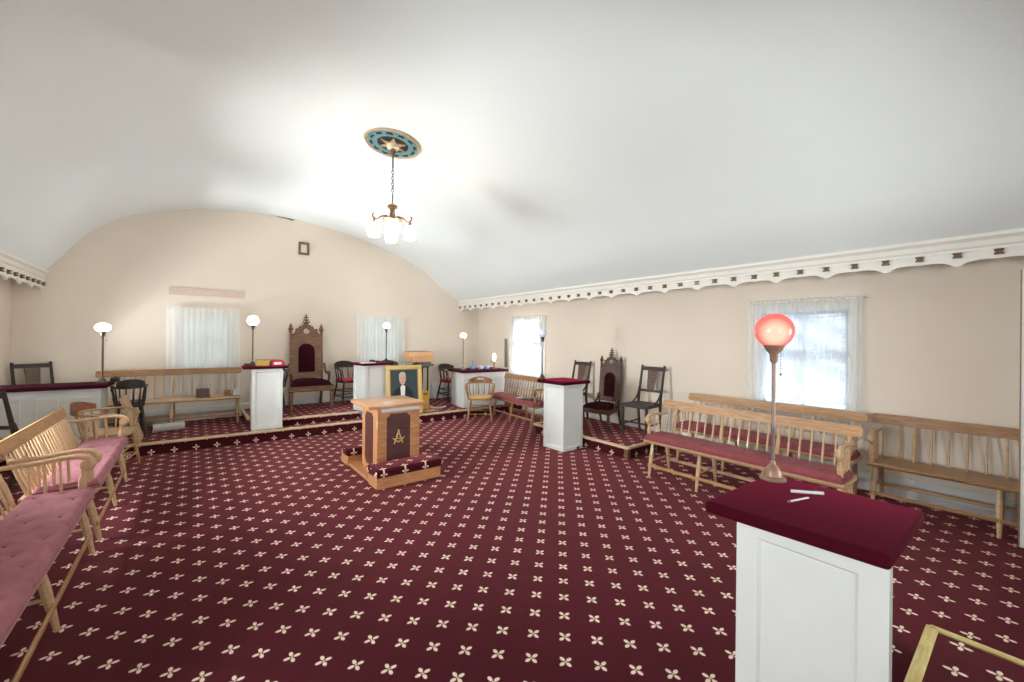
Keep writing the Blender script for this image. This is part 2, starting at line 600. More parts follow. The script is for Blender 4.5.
sp = spline(prof, 4)
ring = [(XN - .1, CZ - .002)] + sp + [(XS + .1, CZ - .002), (XS + .1, 4.05), (XN - .1, 4.05)]
struct(MB().prism(ring, YW - .1, YE + .02).build('ceiling', M['ceiling']))


def ceil_z(x):
    for (x0, z0), (x1, z1) in zip(sp, sp[1:]):
        if x0 <= x <= x1:
            return z0 + (z1 - z0) * (x - x0) / (x1 - x0)


# cornices: fascia with a scalloped lower edge, moulded top and small brown brackets every 22 cm
def cornice(name, xc, side, dz=0.0):
    b = MB()
    poly = []
    y = YW
    P = 0.433
    yb0 = 0.82 - 5 * P
    step = P / 14
    ys = []
    y = YW
    while y < YE:
        ys.append(y)
        y += step
    ys.append(YE)
    for y in ys:
        t = ((y - yb0) / P) % 1.0
        d = min(t, 1 - t)                       # 0 at a pendant, .5 at the small cusp between two arcs
        z = 2.142 + .016 * min(1, d / .3) - 0.034 * max(0, 1 - d / 0.12) ** 0.6 - (0.014 * (1 - (0.5 - d) / 0.05) if d > 0.45 else 0)
        z += dz
        poly.append((y, z))
    poly += [(YE, 2.24 + dz), (YW, 2.24 + dz)]
    xf = xc
    b.prism(poly, xf, xf + side * 0.022, 'yz')
    b.span((xf - side * 0.012, YW, 2.228 + dz), (xf + side * 0.03, YE, 2.246))
    b.prism([(xf - side * 0.004, 2.245), (xf - side * 0.02, 2.262), (xf - side * 0.03, 2.30), (xf - side * 0.055, 2.325), (xf - side * 0.05, 2.352),
             (xf + side * 0.03, 2.352), (xf + side * 0.03, 2.245)], YW, YE, 'xz')
    o = struct(b.build(name, M['trim'], smooth=25))
    n = 0
    y = 0.82 - 9 * P / 2
    while y < YE - .02:
        if y > YW + .05:
            k = MB()
            k.box((xf - side * 0.016, y, 2.218 + dz), (0.034, 0.05, 0.012), 0.002)
            k.box((xf - side * 0.010, y, 2.203 + dz), (0.022, 0.038, 0.020), 0.002)
            k.box((xf - side * 0.016, y, 2.188 + dz), (0.034, 0.05, 0.012), 0.002)
            k.build('bracket', M['bracket'], o)
        y += P / 2
    return o


M['bracket'] = wood('brown_bracket_wood', srgb(128, 92, 58), srgb(84, 58, 38))
cornice('trim_1', CXS, 1)
cornice('trim_2', CXN, -1, -.03)

bb = MB().span((XS - .02, YW, 0), (XS, YE, .2), .006)
struct(bb.build('baseboard_south', M['white']))
struct(MB().span((XN, YE - .02, 0), (XS, YE, .36), .006).build('baseboard_east', M['white']))
struct(MB().span((XN, YW, 0), (XN + .02, YE, .2), .006).build('baseboard_north', M['white']))


def window(n, axis, face, h, out):
    """sash window set in an opening; out = +1/-1 the outdoor direction along the wall's normal"""
    a0, a1, z0, z1 = h
    E_ = lambda p, a, z: (p, a, z) if axis == 'y' else (a, p, z)

    def bar(mb, alo, ahi, zlo, zhi, d0, d1, bev=.004):
        p = E_(face + out * d0, alo, zlo)
        q = E_(face + out * d1, ahi, zhi)
        mb.span([min(x, y) for x, y in zip(p, q)], [max(x, y) for x, y in zip(p, q)], bev)
    f = MB()
    for (p, q, r, s) in ((a0 - .06, a0 + .02, z0 - .05, z1 + .06), (a1 - .02, a1 + .06, z0 - .05, z1 + .06), (a0 - .06, a1 + .06, z1 - .02, z1 + .06), (a0 - .08, a1 + .08, z0 - .06, z0 + .01)):
        hz = q - p > .2
        bar(f, p, q, r, s, -.0135 if hz else -.012, .099 if hz else .10)
    root = struct(f.build('window_%d' % n, M['trim']))
    s_ = MB()
    zm = (z0 + z1) / 2 + .02
    for (p, q, r, s) in ((a0, a0 + .05, z0, z1), (a1 - .05, a1, z0, z1), (a0, a1, z0, z0 + .06), (a0, a1, z1 - .05, z1), (a0, a1, zm - .025, zm + .025),
                         ((a0 + a1) / 2 - .012, (a0 + a1) / 2 + .012, z0, z1)):
        bar(s_, p, q, r, s, .05, .085)
    s_.build('sash', M['sash'], root)
    g = MB()
    bar(g, a0 + .03, a1 - .03, z0 + .03, z1 - .03, .064, .068, 0)
    g.build('pane', M['glass'], root)
    return root


for i, h in enumerate(WS):
    window(1 + i, 'y', XS, h, 1)
for i, h in enumerate(WE):
    window(3 + i, 'x', YE, h, 1)
for i, h in enumerate(WN):  # windows from here on are the added, unseen ones for fill light
    window(5 + i, 'y', XN, h, -1)
for i, h in enumerate(WW):
    window(8 + i, 'x', YW, h, -1)


def curtain(label, axis, p, a0, a1, z0, z1, mat, flare=0.0, seed=1, amp=.012, folds=17):
    """sheer panel gathered on a thin rod"""
    rnd = random.Random(seed)
    E_ = lambda q, a, z: (q, a, z) if axis == 'y' else (a, q, z)
    ph = [rnd.uniform(0, 6.28) for _ in range(3)]
    w = a1 - a0
    root = thing('sheer_curtain', label, 'curtain', E_(p, (a0 + a1) / 2, z0))

    def fn(u, v):
        a = (u - .5) * (w + flare * (1 - v))
        d = amp * (1.15 - .5 * v) * (math.sin(2 * PI * folds * u + ph[0] + .5 * math.sin(7 * u + ph[1])) + .4 * math.sin(2 * PI * folds * .43 * u + ph[2]))
        return E_(d, a, v * (z1 - z0 + .012) + (.006 * math.sin(2 * PI * folds * u) if v == 1 else 0))
    MB().grid(fn, folds * 10, 10).build('voile_panel', mat, root, smooth=80)
    r = MB()
    zz = z1 - z0 - .014
    r.tube([E_(0, -w / 2 - .015, zz), E_(0, w / 2 + .015, zz)], .006)
    sgn = 1 if (axis == 'y' and p > 0) or axis == 'x' else -1
    gap = (XS - p) if axis == 'y' else (YE - p)
    for s in (-1, 1):
        r.tube([E_(0, s * (w / 2 + .012), zz), E_(sgn * (gap - .002), s * (w / 2 + .012), zz)], .006)
    r.build('curtain_rod', M['trim'], root)
    return root


curtain('sheer white curtain over the window behind the red globed lamp', 'y', XS - .07, 1.075, 2.14, .50, 1.965, M['sheer_clear'], .05, 3)
curtain('sheer white curtain over the bright window behind the bench in the far right corner', 'y', XS - .07, 5.80, 6.93, .45, 1.955, M['sheer_clear'], .0, 5)
curtain('sheer white curtain hanging behind the long bench on the far wall', 'x', YE - .07, -.33, .62, .55, 1.935, M['sheer_dense'], .0, 8, .0035, 13)
curtain('sheer white curtain behind the middle lamp, right of the tall carved throne', 'x', YE - .07, 2.53, 3.53, .6, 1.905, M['sheer_dense'], .0, 11, .004, 13)

# venetian blind seen through the near curtain
vb = thing('venetian_blind', 'pale slatted blind behind the sheer curtain of the right window', 'blind', (XS - .030, 1.61, .74))
MB().box((0, 0, 1.105), (.03, .84, .035), .003).build('headrail', M['blind'], vb)
for k in range(30):
    z = 1.06 - k * .033
    if z < .02:
        break
    s = MB()
    s.grid(lambda u, v, z=z, k=k: ((v - .5) * .012, (u - .5) * .82, z + (v - .5) * .030 + .004 * math.sin(11 * u + k * .9)), 20, 2, .0012)
    s.build('slat', M['slat'], vb)
MB().box((0, 0, .02), (.02, .82, .016), .003).build('bottom_rail', M['blind'], vb)

for nm, (a0, a1, z0, z1), lab in (('dimming_shade', WE[0], 'added white shade dimming the window behind the left far curtain'), ('dimming_shade', WE[1], 'added white shade dimming the window behind the far curtain right of the throne')):  # unseen shades added to dim the daylight in the far windows
    rs = thing(nm, lab, 'blind', ((a0 + a1) / 2, YE + .028, z0 + .02))
    w_ = a1 - a0 - .03
    MB().grid(lambda u, v: ((u - .5) * w_, .002 * math.sin(5 * u), v * (z1 - z0 - .07)), 8, 8, .0015).build('dimming_cloth', M['dimming_cloth'], rs)
    MB().tube([(-w_ / 2, 0, z1 - z0 - .055), (w_ / 2, 0, z1 - z0 - .055)], .016, 12).build('roller', M['blind'], rs)
    MB().box((0, 0, .006), (w_, .012, .02), .003).build('hem_bar', M['blind'], rs)

# door leaf standing open at the right edge
d = MB().span((4.765, -.74, 0.012), (4.80, .058, 2.04), .003)
door = struct(d.build('door_1', M['white']))
dp = MB()
for z0, z1 in ((.2, .85), (1.0, 1.85)):
    for y0, y1 in ((-.62, -.37), (-.30, -.05)):
        dp.span((4.757, y0, z0), (4.768, y1, z1), .004)
dp.build('door_panel', M['white'], door)
MB().span((4.763, .056, .012), (4.802, .064, 2.04)).build('edge_strip', M['tan_rail'], door)
MB().lathe([(.012, 0), (.012, .03), (.026, .04), (.03, .055), (.02, .07)], (4.76, -.005, .95), 14, Matrix.Rotation(-PI / 2, 4, 'Y')).build('door_knob', M['bronze'], door)

# ------------------------------------------------------------------ carpeted platforms
def platform(label, poly, z0, z1, edges, name='carpeted_platform', nose_mat='nosing'):
    root = thing(name, label, 'platform')
    MB().prism(poly, z0, z1 - .004, 'xy').build('carpet_deck', M['carpet'], root, smooth=0)
    for (a, b) in edges:
        a, b = Vector((*a, z1 - .012)), Vector((*b, z1 - .012))
        n = MB()
        dr = (b - a).normalized()
        L = (b - a).length
        n.box((0, 0, 0), (L + .02, .045, .034), .010, None, 2)
        o = n.build('nosing', M[nose_mat], root)
        o.location = (a + b) / 2
        o.rotation_euler = (0, 0, math.atan2(dr.y, dr.x))
    return root


EY = lambda x: 6.775 - .047 * x
P1, P2 = .155, .27
platform('low burgundy carpeted platform running along the whole far wall, pale wood nosing', [(XN, EY(XN)), (XS, EY(XS)), (XS, YE), (XN, YE)], 0.001, P1, [((XN, EY(XN)), (4.6, EY(4.6)))])
UY = lambda x: 7.0 - .06 * x
platform('upper carpeted step carrying the tall carved throne', [(1.065, UY(1.065)), (2.185, UY(2.185)), (2.165, 7.345), (3.36, 7.345), (3.36, 8.228), (.66, 8.228), (.66, 7.15), (1.065, 7.15)], P1 - .003, P2, [((1.08, UY(1.08)), (2.175, UY(2.175))), ((.66, 7.16), (.66, 8.2))])
sp_ = platform('carpeted platform under the three dark chairs along the right wall', [(4.30, 3.13), (5.378, 3.13), (5.378, 4.87), (4.30, 4.87)], 0.001, P1,
               [((4.29, 3.12), (4.29, 4.88)), ((4.29, 3.12), (5.37, 3.12)), ((4.29, 4.88), (5.37, 4.88))])
MB().span((4.268, 3.105, 0), (4.33, 3.16, .128), .003).build('corner_block', M['oak'], sp_)
platform('carpeted platform with yellowish nosing behind the nearest white pedestal, bottom right', [(.5, .29), (1.42, .29), (1.42, .19), (1.88, .19), (1.88, .29), (2.77, .29), (2.77, YW + .02), (.5, YW + .02)], 0.001, .15,
         [((1.93, .29), (2.77, .29)), ((2.77, .29), (2.77, YW + .05)), ((.5, .29), (1.38, .29))], nose_mat='yellow_nosing')

# ------------------------------------------------------------------ pedestals and desks
def panelled(mb, poly, z0, z1, inset=.065, depth=.020):
    """upright box on a polygon plan with a recessed panel in every side face"""
    t = bmesh.new()
    a = [t.verts.new((x, y, z0)) for x, y in poly]
    b = [t.verts.new((x, y, z1)) for x, y in poly]
    k = len(poly)
    side = [t.faces.new((a[i], a[(i + 1) % k], b[(i + 1) % k], b[i])) for i in range(k)]
    t.faces.new(a[::-1])
    t.faces.new(b)
    bmesh.ops.recalc_face_normals(t, faces=t.faces[:])
    for f in side:
        bmesh.ops.inset_region(t, faces=[f], thickness=inset, depth=0)
        bmesh.ops.inset_region(t, faces=[f], thickness=.012, depth=-depth)
    mb._merge(t)


def cover(mb, poly, z0, z1, r=.012):
    t = bmesh.new()
    a = [t.verts.new((x, y, z0)) for x, y in poly]
    b = [t.verts.new((x, y, z1)) for x, y in poly]
    k = len(poly)
    t.faces.new(a[::-1])
    t.faces.new(b)
    for i in range(k):
        t.faces.new((a[i], a[(i + 1) % k], b[(i + 1) % k], b[i]))
    bmesh.ops.recalc_face_normals(t, faces=t.faces[:])
    bmesh.ops.bevel(t, geom=t.edges[:], offset=r, segments=3, affect='EDGES', profile=.6)
    mb._merge(t)


def rect(x0, x1, y0, y1):
    return [(x0, y0), (x1, y0), (x1, y1), (x0, y1)]


def pedestal(label, loc, rotz, body, top, h, th=.045, inset=.065, depth=.018):
    root = thing('pedestal', label, 'pedestal', loc, rotz)
    b = MB()
    panelled(b, body, 0.001, h, inset, depth)
    b.build('body', M['white'], root, smooth=0)
    c = MB()
    cover(c, top, h, h + th)
    c.build('velvet_cover', M['velvet'], root)
    return root


pw = pedestal('large white panelled pedestal nearest the camera, burgundy velvet top', (0, 0, 0), 0,
              [(1.478, .235), (1.84, .285), (1.84, .57), (1.478, .626)], [(1.405, .222), (1.875, .215), (1.885, .67), (1.380, .69)], .913, .04, .092, .010)
ps = pedestal('white pedestal with burgundy top in front of the right wall platform', (4.055, 4.005, 0), 0, rect(-.185, .19, -.175, .215), rect(-.255, .265, -.24, .285), .89, .045)
MB().box((.10, -.176, .018), (.055, .004, .03)).build('notch', M['black'], ps)
for z in (.80, .72):
    MB().box((.186, -.02, z), (.004, .05, .03), .001).build('hinge', M['steel'], ps)
pe = pedestal('white pedestal left of the tall carved throne, red-topped with a gold tin', (.865, 6.975, P1), R(-2), rect(-.20, .185, -.16, .16), rect(-.31, .25, -.21, .21), .875, .035)
pm = pedestal('white pedestal behind the portrait, right of the red-seated chair', (2.43, 7.055, P1), R(9), rect(-.22, .24, -.20, .20), rect(-.28, .28, -.26, .26), .87, .035)


def desk(label, loc, rotz, L, D, h, inset, wide=.06):
    root = thing('panelled_desk', label, 'desk', loc, rotz)
    b = MB()
    b.span((0, 0, 0.001), (L, D, h), .003)
    n = 3
    w = L / n
    for i in range(n):
        x0, x1 = i * w + .06, (i + 1) * w - .06
        for (p, q, r, s) in ((x0, x1, .10, .112), (x0, x1, h - .112, h - .10), (x0, x0 + .012, .10, h - .10), (x1 - .012, x1, .10, h - .10)):
            b.span((p, -.014, r), (q, .004, s))
    b.build('body', M['white'], root, smooth=0)
    c = MB()
    cover(c, rect(-.06, L + wide, -.06, D + .05), h, h + .045)
    c.build('velvet_cover', M['velvet_top'], root)
    return root


M['velvet_top'] = plain('maroon_velvet', srgb(66, 10, 28), 0.95, noise=0.12, scale=120, sheen=0.0)
dse = desk('white desk with maroon top in the far right corner, behind the mustard-seated chair', (4.09, 6.73, P1), R(-5), .93, .55, .675, .1)
dne = desk('long white panelled desk with maroon top at the left edge', (-1.80, 7.18, P1), R(-2), .90, .42, .68, .1, .06)

# ------------------------------------------------------------------ standing lamps with glass globes
def lamp(label, loc, h, gr, globe_mat, pole=.008, pm_='steel', base='bronze', glabel=None, base_r=.055, squash=1.0, chain=True):
    """h = height of the globe's centre above the lamp's foot"""
    root = thing('globe_lamp', label, 'lamp', loc)
    b = base_r
    MB().lathe([(b, 0), (b * 1.02, .006), (b * .94, .011), (b * .68, .015), (b * .66, .026), (b * .56, .042), (b * .36, .054), (b * .22, .060), (pole, .075)], seg=24).build('base', M[base], root)
    zt = h - gr * squash
    MB().lathe([(pole, .08), (pole, .2), (pole * 1.25, .205), (pole, .212), (pole, zt - .05)], seg=12).build('pole', M[pm_], root)
    f = MB()
    f.lathe([(pole * 1.1, zt - .06), (pole * 1.9, zt - .05), (pole * 2.0, zt - .025), (gr * .44, zt - .005), (gr * .52, zt + gr * .12), (gr * .6, zt + gr * .16), (gr * .5, zt + gr * .17)], seg=20)
    f.build('globe_fitter', M['copper' if base == 'copper' else base], root)
    MB().ball((0, 0, h), (gr, gr, gr * squash), 26).build('globe', globe_mat, root)
    if chain:
        c = MB()
        for k in range(7):
            c.ball((gr * .45, -gr * .2, zt - .012 * k - .01), .0022, 6)
        c.ball((gr * .45, -gr * .2, zt - .105), .005, 8)
        c.build('pull_chain', M['bronze'], root)
    return root


lamp('tall lamp with glowing coral globe on the nearest white pedestal', (1.812, .634, .953), .588, .069, M['red_globe'], .0072, 'pewter', 'copper', base_r=.046)
lamp('lamp with unlit white globe on the right wall platform pedestal', (3.835, 4.22, .94), .635, .060, M['globe_off'], .013, 'steel', 'bronze', chain=False)
lamp('lit white globe lamp on the pedestal left of the tall carved throne', (.69, 7.06, P1 + .91), .66, .075, M['globe'], .009, 'bronze', 'bronze')
lamp('lit white globe lamp in front of the far wall curtain right of the throne', (2.69, 7.05, P1 + .906), .64, .065, M['globe'], .008, 'black', 'black', squash=.85)
lamp('lit white globe lamp on the desk in the far right corner', (4.24, 7.0, P1 + .72), .675, .062, M['globe'], .007, 'bronze', 'steel', squash=.8)
lamp('lit white globe lamp at the left edge on the long maroon-topped desk', (-.915, 7.36, P1 + .725), .71, .078, M['globe'], .011, 'bronze', 'bronze', squash=.75)

# ------------------------------------------------------------------ deacon's benches
def bench(label, loc, rotz, L, legs, cushion=None, n=19, group='spindle-backed benches round the hall', crest='pine', frame='pale_pine', arms=(True, True), H=.80, seat_h=.40, reach=.24, post_every=6, seat_mat=None):
    """front faces local +y"""
    root = thing('spindle_bench', label, 'bench', loc, rotz)
    zs = seat_h
    top = zs - (.05 if cushion else 0)
    s = MB()
    s.prism([(-.17, top - .035), (.19, top - .035), (.205, top - .026), (.21, top - .012), (.20, top), (.02, top - .006), (-.17, top)], -L / 2, L / 2, 'yz')
    s.build('seat', M[seat_mat or (crest if not cushion else frame)], root)
    hw = L / 2
    yb = lambda z: -.135 - (reach - .145) * (z - top) / (H - top)
    c = MB()
    zc = H - .092
    pr = []
    for k in range(9):
        t = k / 8
        pr.append((-hw - .03 + .03 * math.sin(t * PI / 2) * 0 + (2 * hw + .06) * t, H))
    c.prism([(-hw - .025, zc + .012), (-hw - .012, zc), (hw + .012, zc), (hw + .025, zc + .012), (hw + .025, H - .02), (hw + .012, H), (-hw - .012, H), (-hw - .025, H - .02)], -.012, .012, 'xz',
            Matrix.Translation((0, yb((H + zc) / 2), 0)) @ Matrix.Translation((0, 0, (H + zc) / 2)) @ rotx(math.atan2(reach - .145, H - top)) @ Matrix.Translation((0, 0, -(H + zc) / 2)))
    c.build('crest_rail', M[crest], root)
    for k in range(n):
        x = -hw + .06 + (L - .12) * k / (n - 1)
        p = MB()
        a, b = (x, yb(top) , top - .01), (x, yb(zc + .02), zc + .02)
        if post_every and k % post_every == 0:
            p.rod(a, b, [(0, .013), (.15, .013), (.3, .017), (.5, .019), (.62, .015), (.7, .018), (.75, .012), (1, .011)])
            p.build('back_post', M[frame], root)
        else:
            p.rod(a, b, [(0, .007), (.4, .0095), (1, .007)], 6)
            p.build('spindle', M[frame], root)
    zr = .13
    for x in legs:
        for s_ in (-1, 1):
            g = MB()
            y0, y1 = s_ * .14 + (.0), s_ * .20 + .01
            g.rod((x, y0, top - .03), (x, y1, 0.001), [(0, .016), (.12, .018), (.35, .0225), (.6, .021), (.8, .016), (1, .012)])
            g.build('leg', M[frame], root)
    yr = lambda s_: s_ * .14 + (s_ * .06 + .01) * (top - .03 - zr) / (top - .03)
    for s_ in (-1, 1):
        g = MB()
        g.box(((legs[0] + legs[-1]) / 2, yr(s_) + s_ * .012, zr), (abs(legs[-1] - legs[0]) + .05, .014, .032), .004)
        g.build('stretcher', M[frame if s_ < 0 else crest], root)
    for x in legs:
        g = MB()
        g.tube([(x, yr(-1), zr + .045), (x, yr(1), zr + .045)], .010, 6)
        g.build('side_stretcher', M[frame], root)
    for s_, on in zip((-1, 1), arms):
        if not on:
            continue
        x = s_ * (hw - .035)
        za = top + .265
        a = MB()
        path = spline([(yb(za), za - .012), (-.06, za - .006), (.05, za + .008), (.13, za + .008), (.185, za - .012), (.202, za - .05), (.182, za - .078), (.158, za - .06)], 4)
        a.tube([(x, y, z) for y, z in path], [.015 + .006 * min(1, max(0, (i - 8) / 12)) for i in range(len(path))], 8, 1.0)
        a.tube([(x - .028, .176, za - .048), (x + .028, .176, za - .048)], .031, 12)
        a.build('arm', M[frame], root)
        p = MB()
        p.rod((x, .15, top - .01), (x, .165, za - .075), [(0, .015), (.2, .015), (.35, .021), (.6, .024), (.8, .014), (.9, .019), (1, .014)])
        p.build('arm_post', M[frame], root)
        for y in (-.08, -.01, .06):
            g = MB()
            g.rod((x, y, top - .01), (x, y - .01, za), [(0, .007), (.4, .010), (1, .007)], 6)
            g.build('arm_spindle', M[frame], root)
    if cushion:
        q = MB()
        nx, ny = int(L / .035), 12
        W0, W1 = -.115, .215
        tz = .062
        def zt(x, y):
            u = (x / .16) % 1 - .5
            k = math.floor(x / .16)
            v = ((y - W0) / .13 + (.5 if k % 2 else 0)) % 1 - .5
            dd = math.hypot(u * .16, v * .13)
            return -.012 * math.exp(-(dd / .022) ** 2) + .0025 * math.sin(x * 23 + y * 9)
        def rim(x, y):
            e = min(hw - .01 - abs(x), y - W0, W1 - y)
            return tz * (1 - max(0, 1 - e / .03) ** 2.2 * .62)
        hx = hw - .012
        q.grid(lambda u, v: ((u - .5) * 2 * hx, W0 + (W1 - W0) * v, top + rim((u - .5) * 2 * hx, W0 + (W1 - W0) * v) + zt((u - .5) * 2 * hx, W0 + (W1 - W0) * v)), nx * 2, ny * 2)
        e = tz * .38
        q.span((-hx, W0, top + .001), (hx, W1, top + e + .001))
        q.mi = 1
        i0, i1 = math.ceil((-hx + .05) / .16), math.floor((hx - .05) / .16)
        for k in range(int(-hx / .16) - 1, int(hx / .16) + 1):
            xc = (k + .5) * .16
            if abs(xc) > hx - .04:
                continue
            for j in range(-1, 4):
                yc = W0 + (j + .5 - (.5 if k % 2 else 0)) * .13
                if W0 + .04 < yc < W1 - .03:
                    q.ball((xc, yc, top + tz - .0095), (.007, .007, .004), 8)
        q.build('cushion', [M[cushion], M['button']], root, smooth=50)
    if group:
        root['group'] = group
    return root


bench('pink-cushioned bench nearest the camera on the left, cut by the frame', (-.74, 3.03, 0), R(-90), 1.95, (-.93, 0, .90), 'pink', 24, seat_h=.45, reach=.275, H=.79)
bench('pink-cushioned bench second from the camera along the left side', (-.735, 4.95, 0), R(-90), 1.66, (-.74, 0, .76), 'pink', 22, seat_h=.45, reach=.275, H=.79)
bench('red-cushioned front bench in the middle of the right side, before another bench', (4.14, 1.77, 0), R(90), 1.76, (-.84, -.30, .28, .81), 'rose', 20, seat_h=.45)
bench('red-cushioned bench under the right window, partly behind another bench', (4.99, 1.91, 0), R(90), 1.78, (-.83, -.28, .28, .83), 'rose', 20, seat_h=.45)
bench('bare wooden bench against the right wall, running out of frame', (5.10, 0.02, 0), R(91), 1.86, (-.76, .14, .88), None, 17, crest='tan_rail', frame='pale_pine', arms=(True, True), post_every=7)
bench('red-cushioned bench in the far right corner under the bright window', (4.72, 5.84, 0), R(86), 1.53, (-.67, -.03, .54), 'rose', 18, seat_h=.42, H=.80, crest='tan_rail', frame='tan_rail', arms=(True, False))
be = bench('long bare bench on the low platform against the far wall', (-.235, 7.86, P1), R(177), 1.66, (-.80, .0, .78), None, 15, H=.83, crest='tan_rail', frame='pale_pine', arms=(False, False), post_every=7, seat_mat='pale_pine')

# ------------------------------------------------------------------ thrones
def throne(label, loc, rotz, k, w, wood_, velvet, arms=True, finial=1.0):
    """gothic chair; k scales heights, w = width of the back; front faces +y"""
    root = thing('gothic_throne', label, 'throne', loc, rotz)
    m = M[wood_]
    hw = w / 2
    D = .50 * k
    zs = .34 * k
    b = MB()
    sw = hw + .085 * k
    yb, yf = -D / 2, D / 2
    b.prism([(-hw - .01, yb), (hw + .01, yb), (sw, yf), (-sw, yf)], zs - .075 * k, zs, 'xy')
    b.tube([(-sw, yf, zs - .06 * k), (sw, yf, zs - .06 * k)], .014 * k, 8)
    b.build('seat_rail', m, root, smooth=30)
    q = MB()
    q.grid(lambda u, v: ((u - .5) * 2 * ((hw - .012) + .08 * k * v), yb + .03 + (D - .035) * v, zs + .012 + .085 * k * (max(0, 1 - abs(2 * u - 1) ** 4) ** .5) * (max(0, 1 - abs(2 * v - 1) ** 4) ** .5)), 18, 16)
    q.prism([(-hw + .012, yb + .03), (hw - .012, yb + .03), (sw - .02, yf - .005), (-sw + .02, yf - .005)], zs, zs + .014, 'xy')
    q.build('seat_cushion', M[velvet], root, smooth=60)
    for s in (-1, 1):
        g = MB()
        g.rod((s * (sw - .03 * k), yf - .03 * k, zs - .02), (s * (sw - .03 * k), yf - .025 * k, 0.001), [(0, .030 * k), (.2, .032 * k), (.26, .022 * k), (.32, .030 * k), (.6, .025 * k), (.82, .018 * k), (.88, .026 * k), (1, .02 * k)], 10)
        g.build('front_leg', m, root)
        g = MB()
        g.tube([(s * hw, yb - .09 * k, 0.010), (s * hw, yb - .02, zs * .6), (s * hw, yb, zs)], .022 * k, 6)
        g.build('rear_leg', m, root)
    q_, k = k, k * .84
    tilt = rotx(R(6))
    Tb = Matrix.Translation((0, yb, zs)) @ tilt
    hst = 1.02 * k
    # stiles with turned finials
    for s in (-1, 1):
        g = MB()
        t = MB()
        for zz in (0,):
            g.box(Tb @ Vector((s * hw, 0, hst * .46)), (.040 * k, .045 * k, hst * .92), .006, tilt)
        g.lathe([(.028 * k, hst * .92), (.034 * k, hst * .935), (.022 * k, hst * .945), (.034 * k, hst * .965), (.040 * k, hst * .99), (.024 * k, hst * 1.02), (.028 * k, hst * 1.035), (.008 * k, hst * 1.07), (.003, hst * 1.09)],
                Tb @ Vector((s * hw, 0, 0)), 10, tilt)
        for i in range(4):
            g.ball(Tb @ Vector((s * hw, .0, 0)) + tilt.to_3x3() @ Vector((.028 * k * math.cos(i * PI / 2), .028 * k * math.sin(i * PI / 2), hst * .975)), .018 * k, 6)
        g.build('stile', m, root)
        t.bm.free()
    # panel round the arched upholstery
    z0, z1 = .10 * k, .80 * k
    aw, ab, asp, at = hw * .56, .20 * k, .60 * k, .735 * k
    arch = [(-aw, ab), (aw, ab), (aw, asp)] + [(aw * math.cos(a), asp + (at - asp) * math.sin(a)) for a in [PI * i / 14 for i in range(1, 14)]] + [(-aw, asp)]
    p = MB()
    p.prism([(-hw, z0), (-aw, z0), (-aw, z1), (-hw, z1)], -.012, .012, 'xz', Tb)
    p.prism([(aw, z0), (hw, z0), (hw, z1), (aw, z1)], -.012, .012, 'xz', Tb)
    p.prism([(-aw, z0), (aw, z0), (aw, ab), (-aw, ab)], -.012, .012, 'xz', Tb)
    upper = [(aw, z1), (-aw, z1), (-aw, asp)] + [(-aw * math.cos(a), asp + (at - asp) * math.sin(a)) for a in [PI * i / 14 for i in range(1, 14)]] + [(aw, asp)]
    p.prism(upper, -.012, .012, 'xz', Tb)
    p.tube([Tb @ Vector((x, .014, z)) for x, z in arch + arch[:1]], .009 * k, 6, cap=False)
    p.build('back_panel', m, root, smooth=30)
    v = MB()
    v.prism(arch, -.006, .010, 'xz', Tb)
    v.grid(lambda a, c: Tb @ Vector(((a - .5) * 2 * aw * .97 * (1 if c < .7 else math.sqrt(max(.01, 1 - ((c - .7) / .3) ** 2))), .012 + .014 * math.sin(PI * a) * math.sin(PI * min(1, c)), ab + (at - ab) * c * .98)), 12, 14)
    v.build('back_pad', M[velvet], root, smooth=60)
    # gothic pediment: ogee rakes, crockets, tracery and a leafy finial
    zp, za = .795 * k, 1.12 * k
    c = MB()
    rake = spline([(-hw + .01, zp + .03 * k), (-hw * .66, zp + .16 * k), (-hw * .34, zp + .225 * k), (-hw * .12, za - .06 * k), (0, za + .01 * k)], 4)
    for s in (-1, 1):
        c.tube([Tb @ Vector((s * x, 0, z)) for x, z in rake], .017 * k, 6)
        for i in range(2, len(rake) - 2, 3):
            x, z = rake[i]
            c.ball(Tb @ Vector((s * (x - .018 * k), 0, z + .016 * k)), (.020 * k, .014 * k, .020 * k), 6)
    c.prism([(-hw, z1 - .01), (hw, z1 - .01), (hw, z1 + .035 * k), (-hw, z1 + .035 * k)], -.014, .014, 'xz', Tb)
    for x, z, r in ((0, zp + .17 * k, .055 * k), (-hw * .55, zp + .085 * k, .036 * k), (hw * .55, zp + .085 * k, .036 * k)):
        c.tube([Tb @ Vector((x + r * math.cos(a), 0, z + r * math.sin(a))) for a in [2 * PI * i / 16 for i in range(17)]], .010 * k, 6, cap=False)
    rr, zc_ = .050 * k, zp + .17 * k
    for s in (-1, 1):
        circ = [(s * rr * math.sin(t), zc_ - rr * math.cos(t)) for t in [PI * i / 8 for i in range(9)]]
        c.prism([(s * hw * .98, z1), (0, z1)] + circ + [(0, za)] + [(s * x * -1, z) for x, z in rake[::-1]], -.006, .006, 'xz', Tb)
        for x, z, r_ in ((hw * .55, zp + .085 * k, .012 * k), (hw * .30, zp + .045 * k, .012 * k), (hw * .80, zp + .045 * k, .012 * k)):
            c.ball(Tb @ Vector((s * x, .010, z)), r_, 6)
    c.build('pediment', m, root)
    if finial == 1.0:
        e = MB()
        cz = zp + .165 * k
        for s in (-1, 1):
            e.tube([Tb @ Vector((0, .012, cz + .05 * k)), Tb @ Vector((s * .042 * k, .012, cz - .03 * k))], .0065 * k, 6)
            e.tube([Tb @ Vector((0, .014, cz - .05 * k)), Tb @ Vector((s * .05 * k, .014, cz + .002 * k))], .0065 * k, 6)
        e.build('pale_emblem', M['cream'], root)
    f = MB()
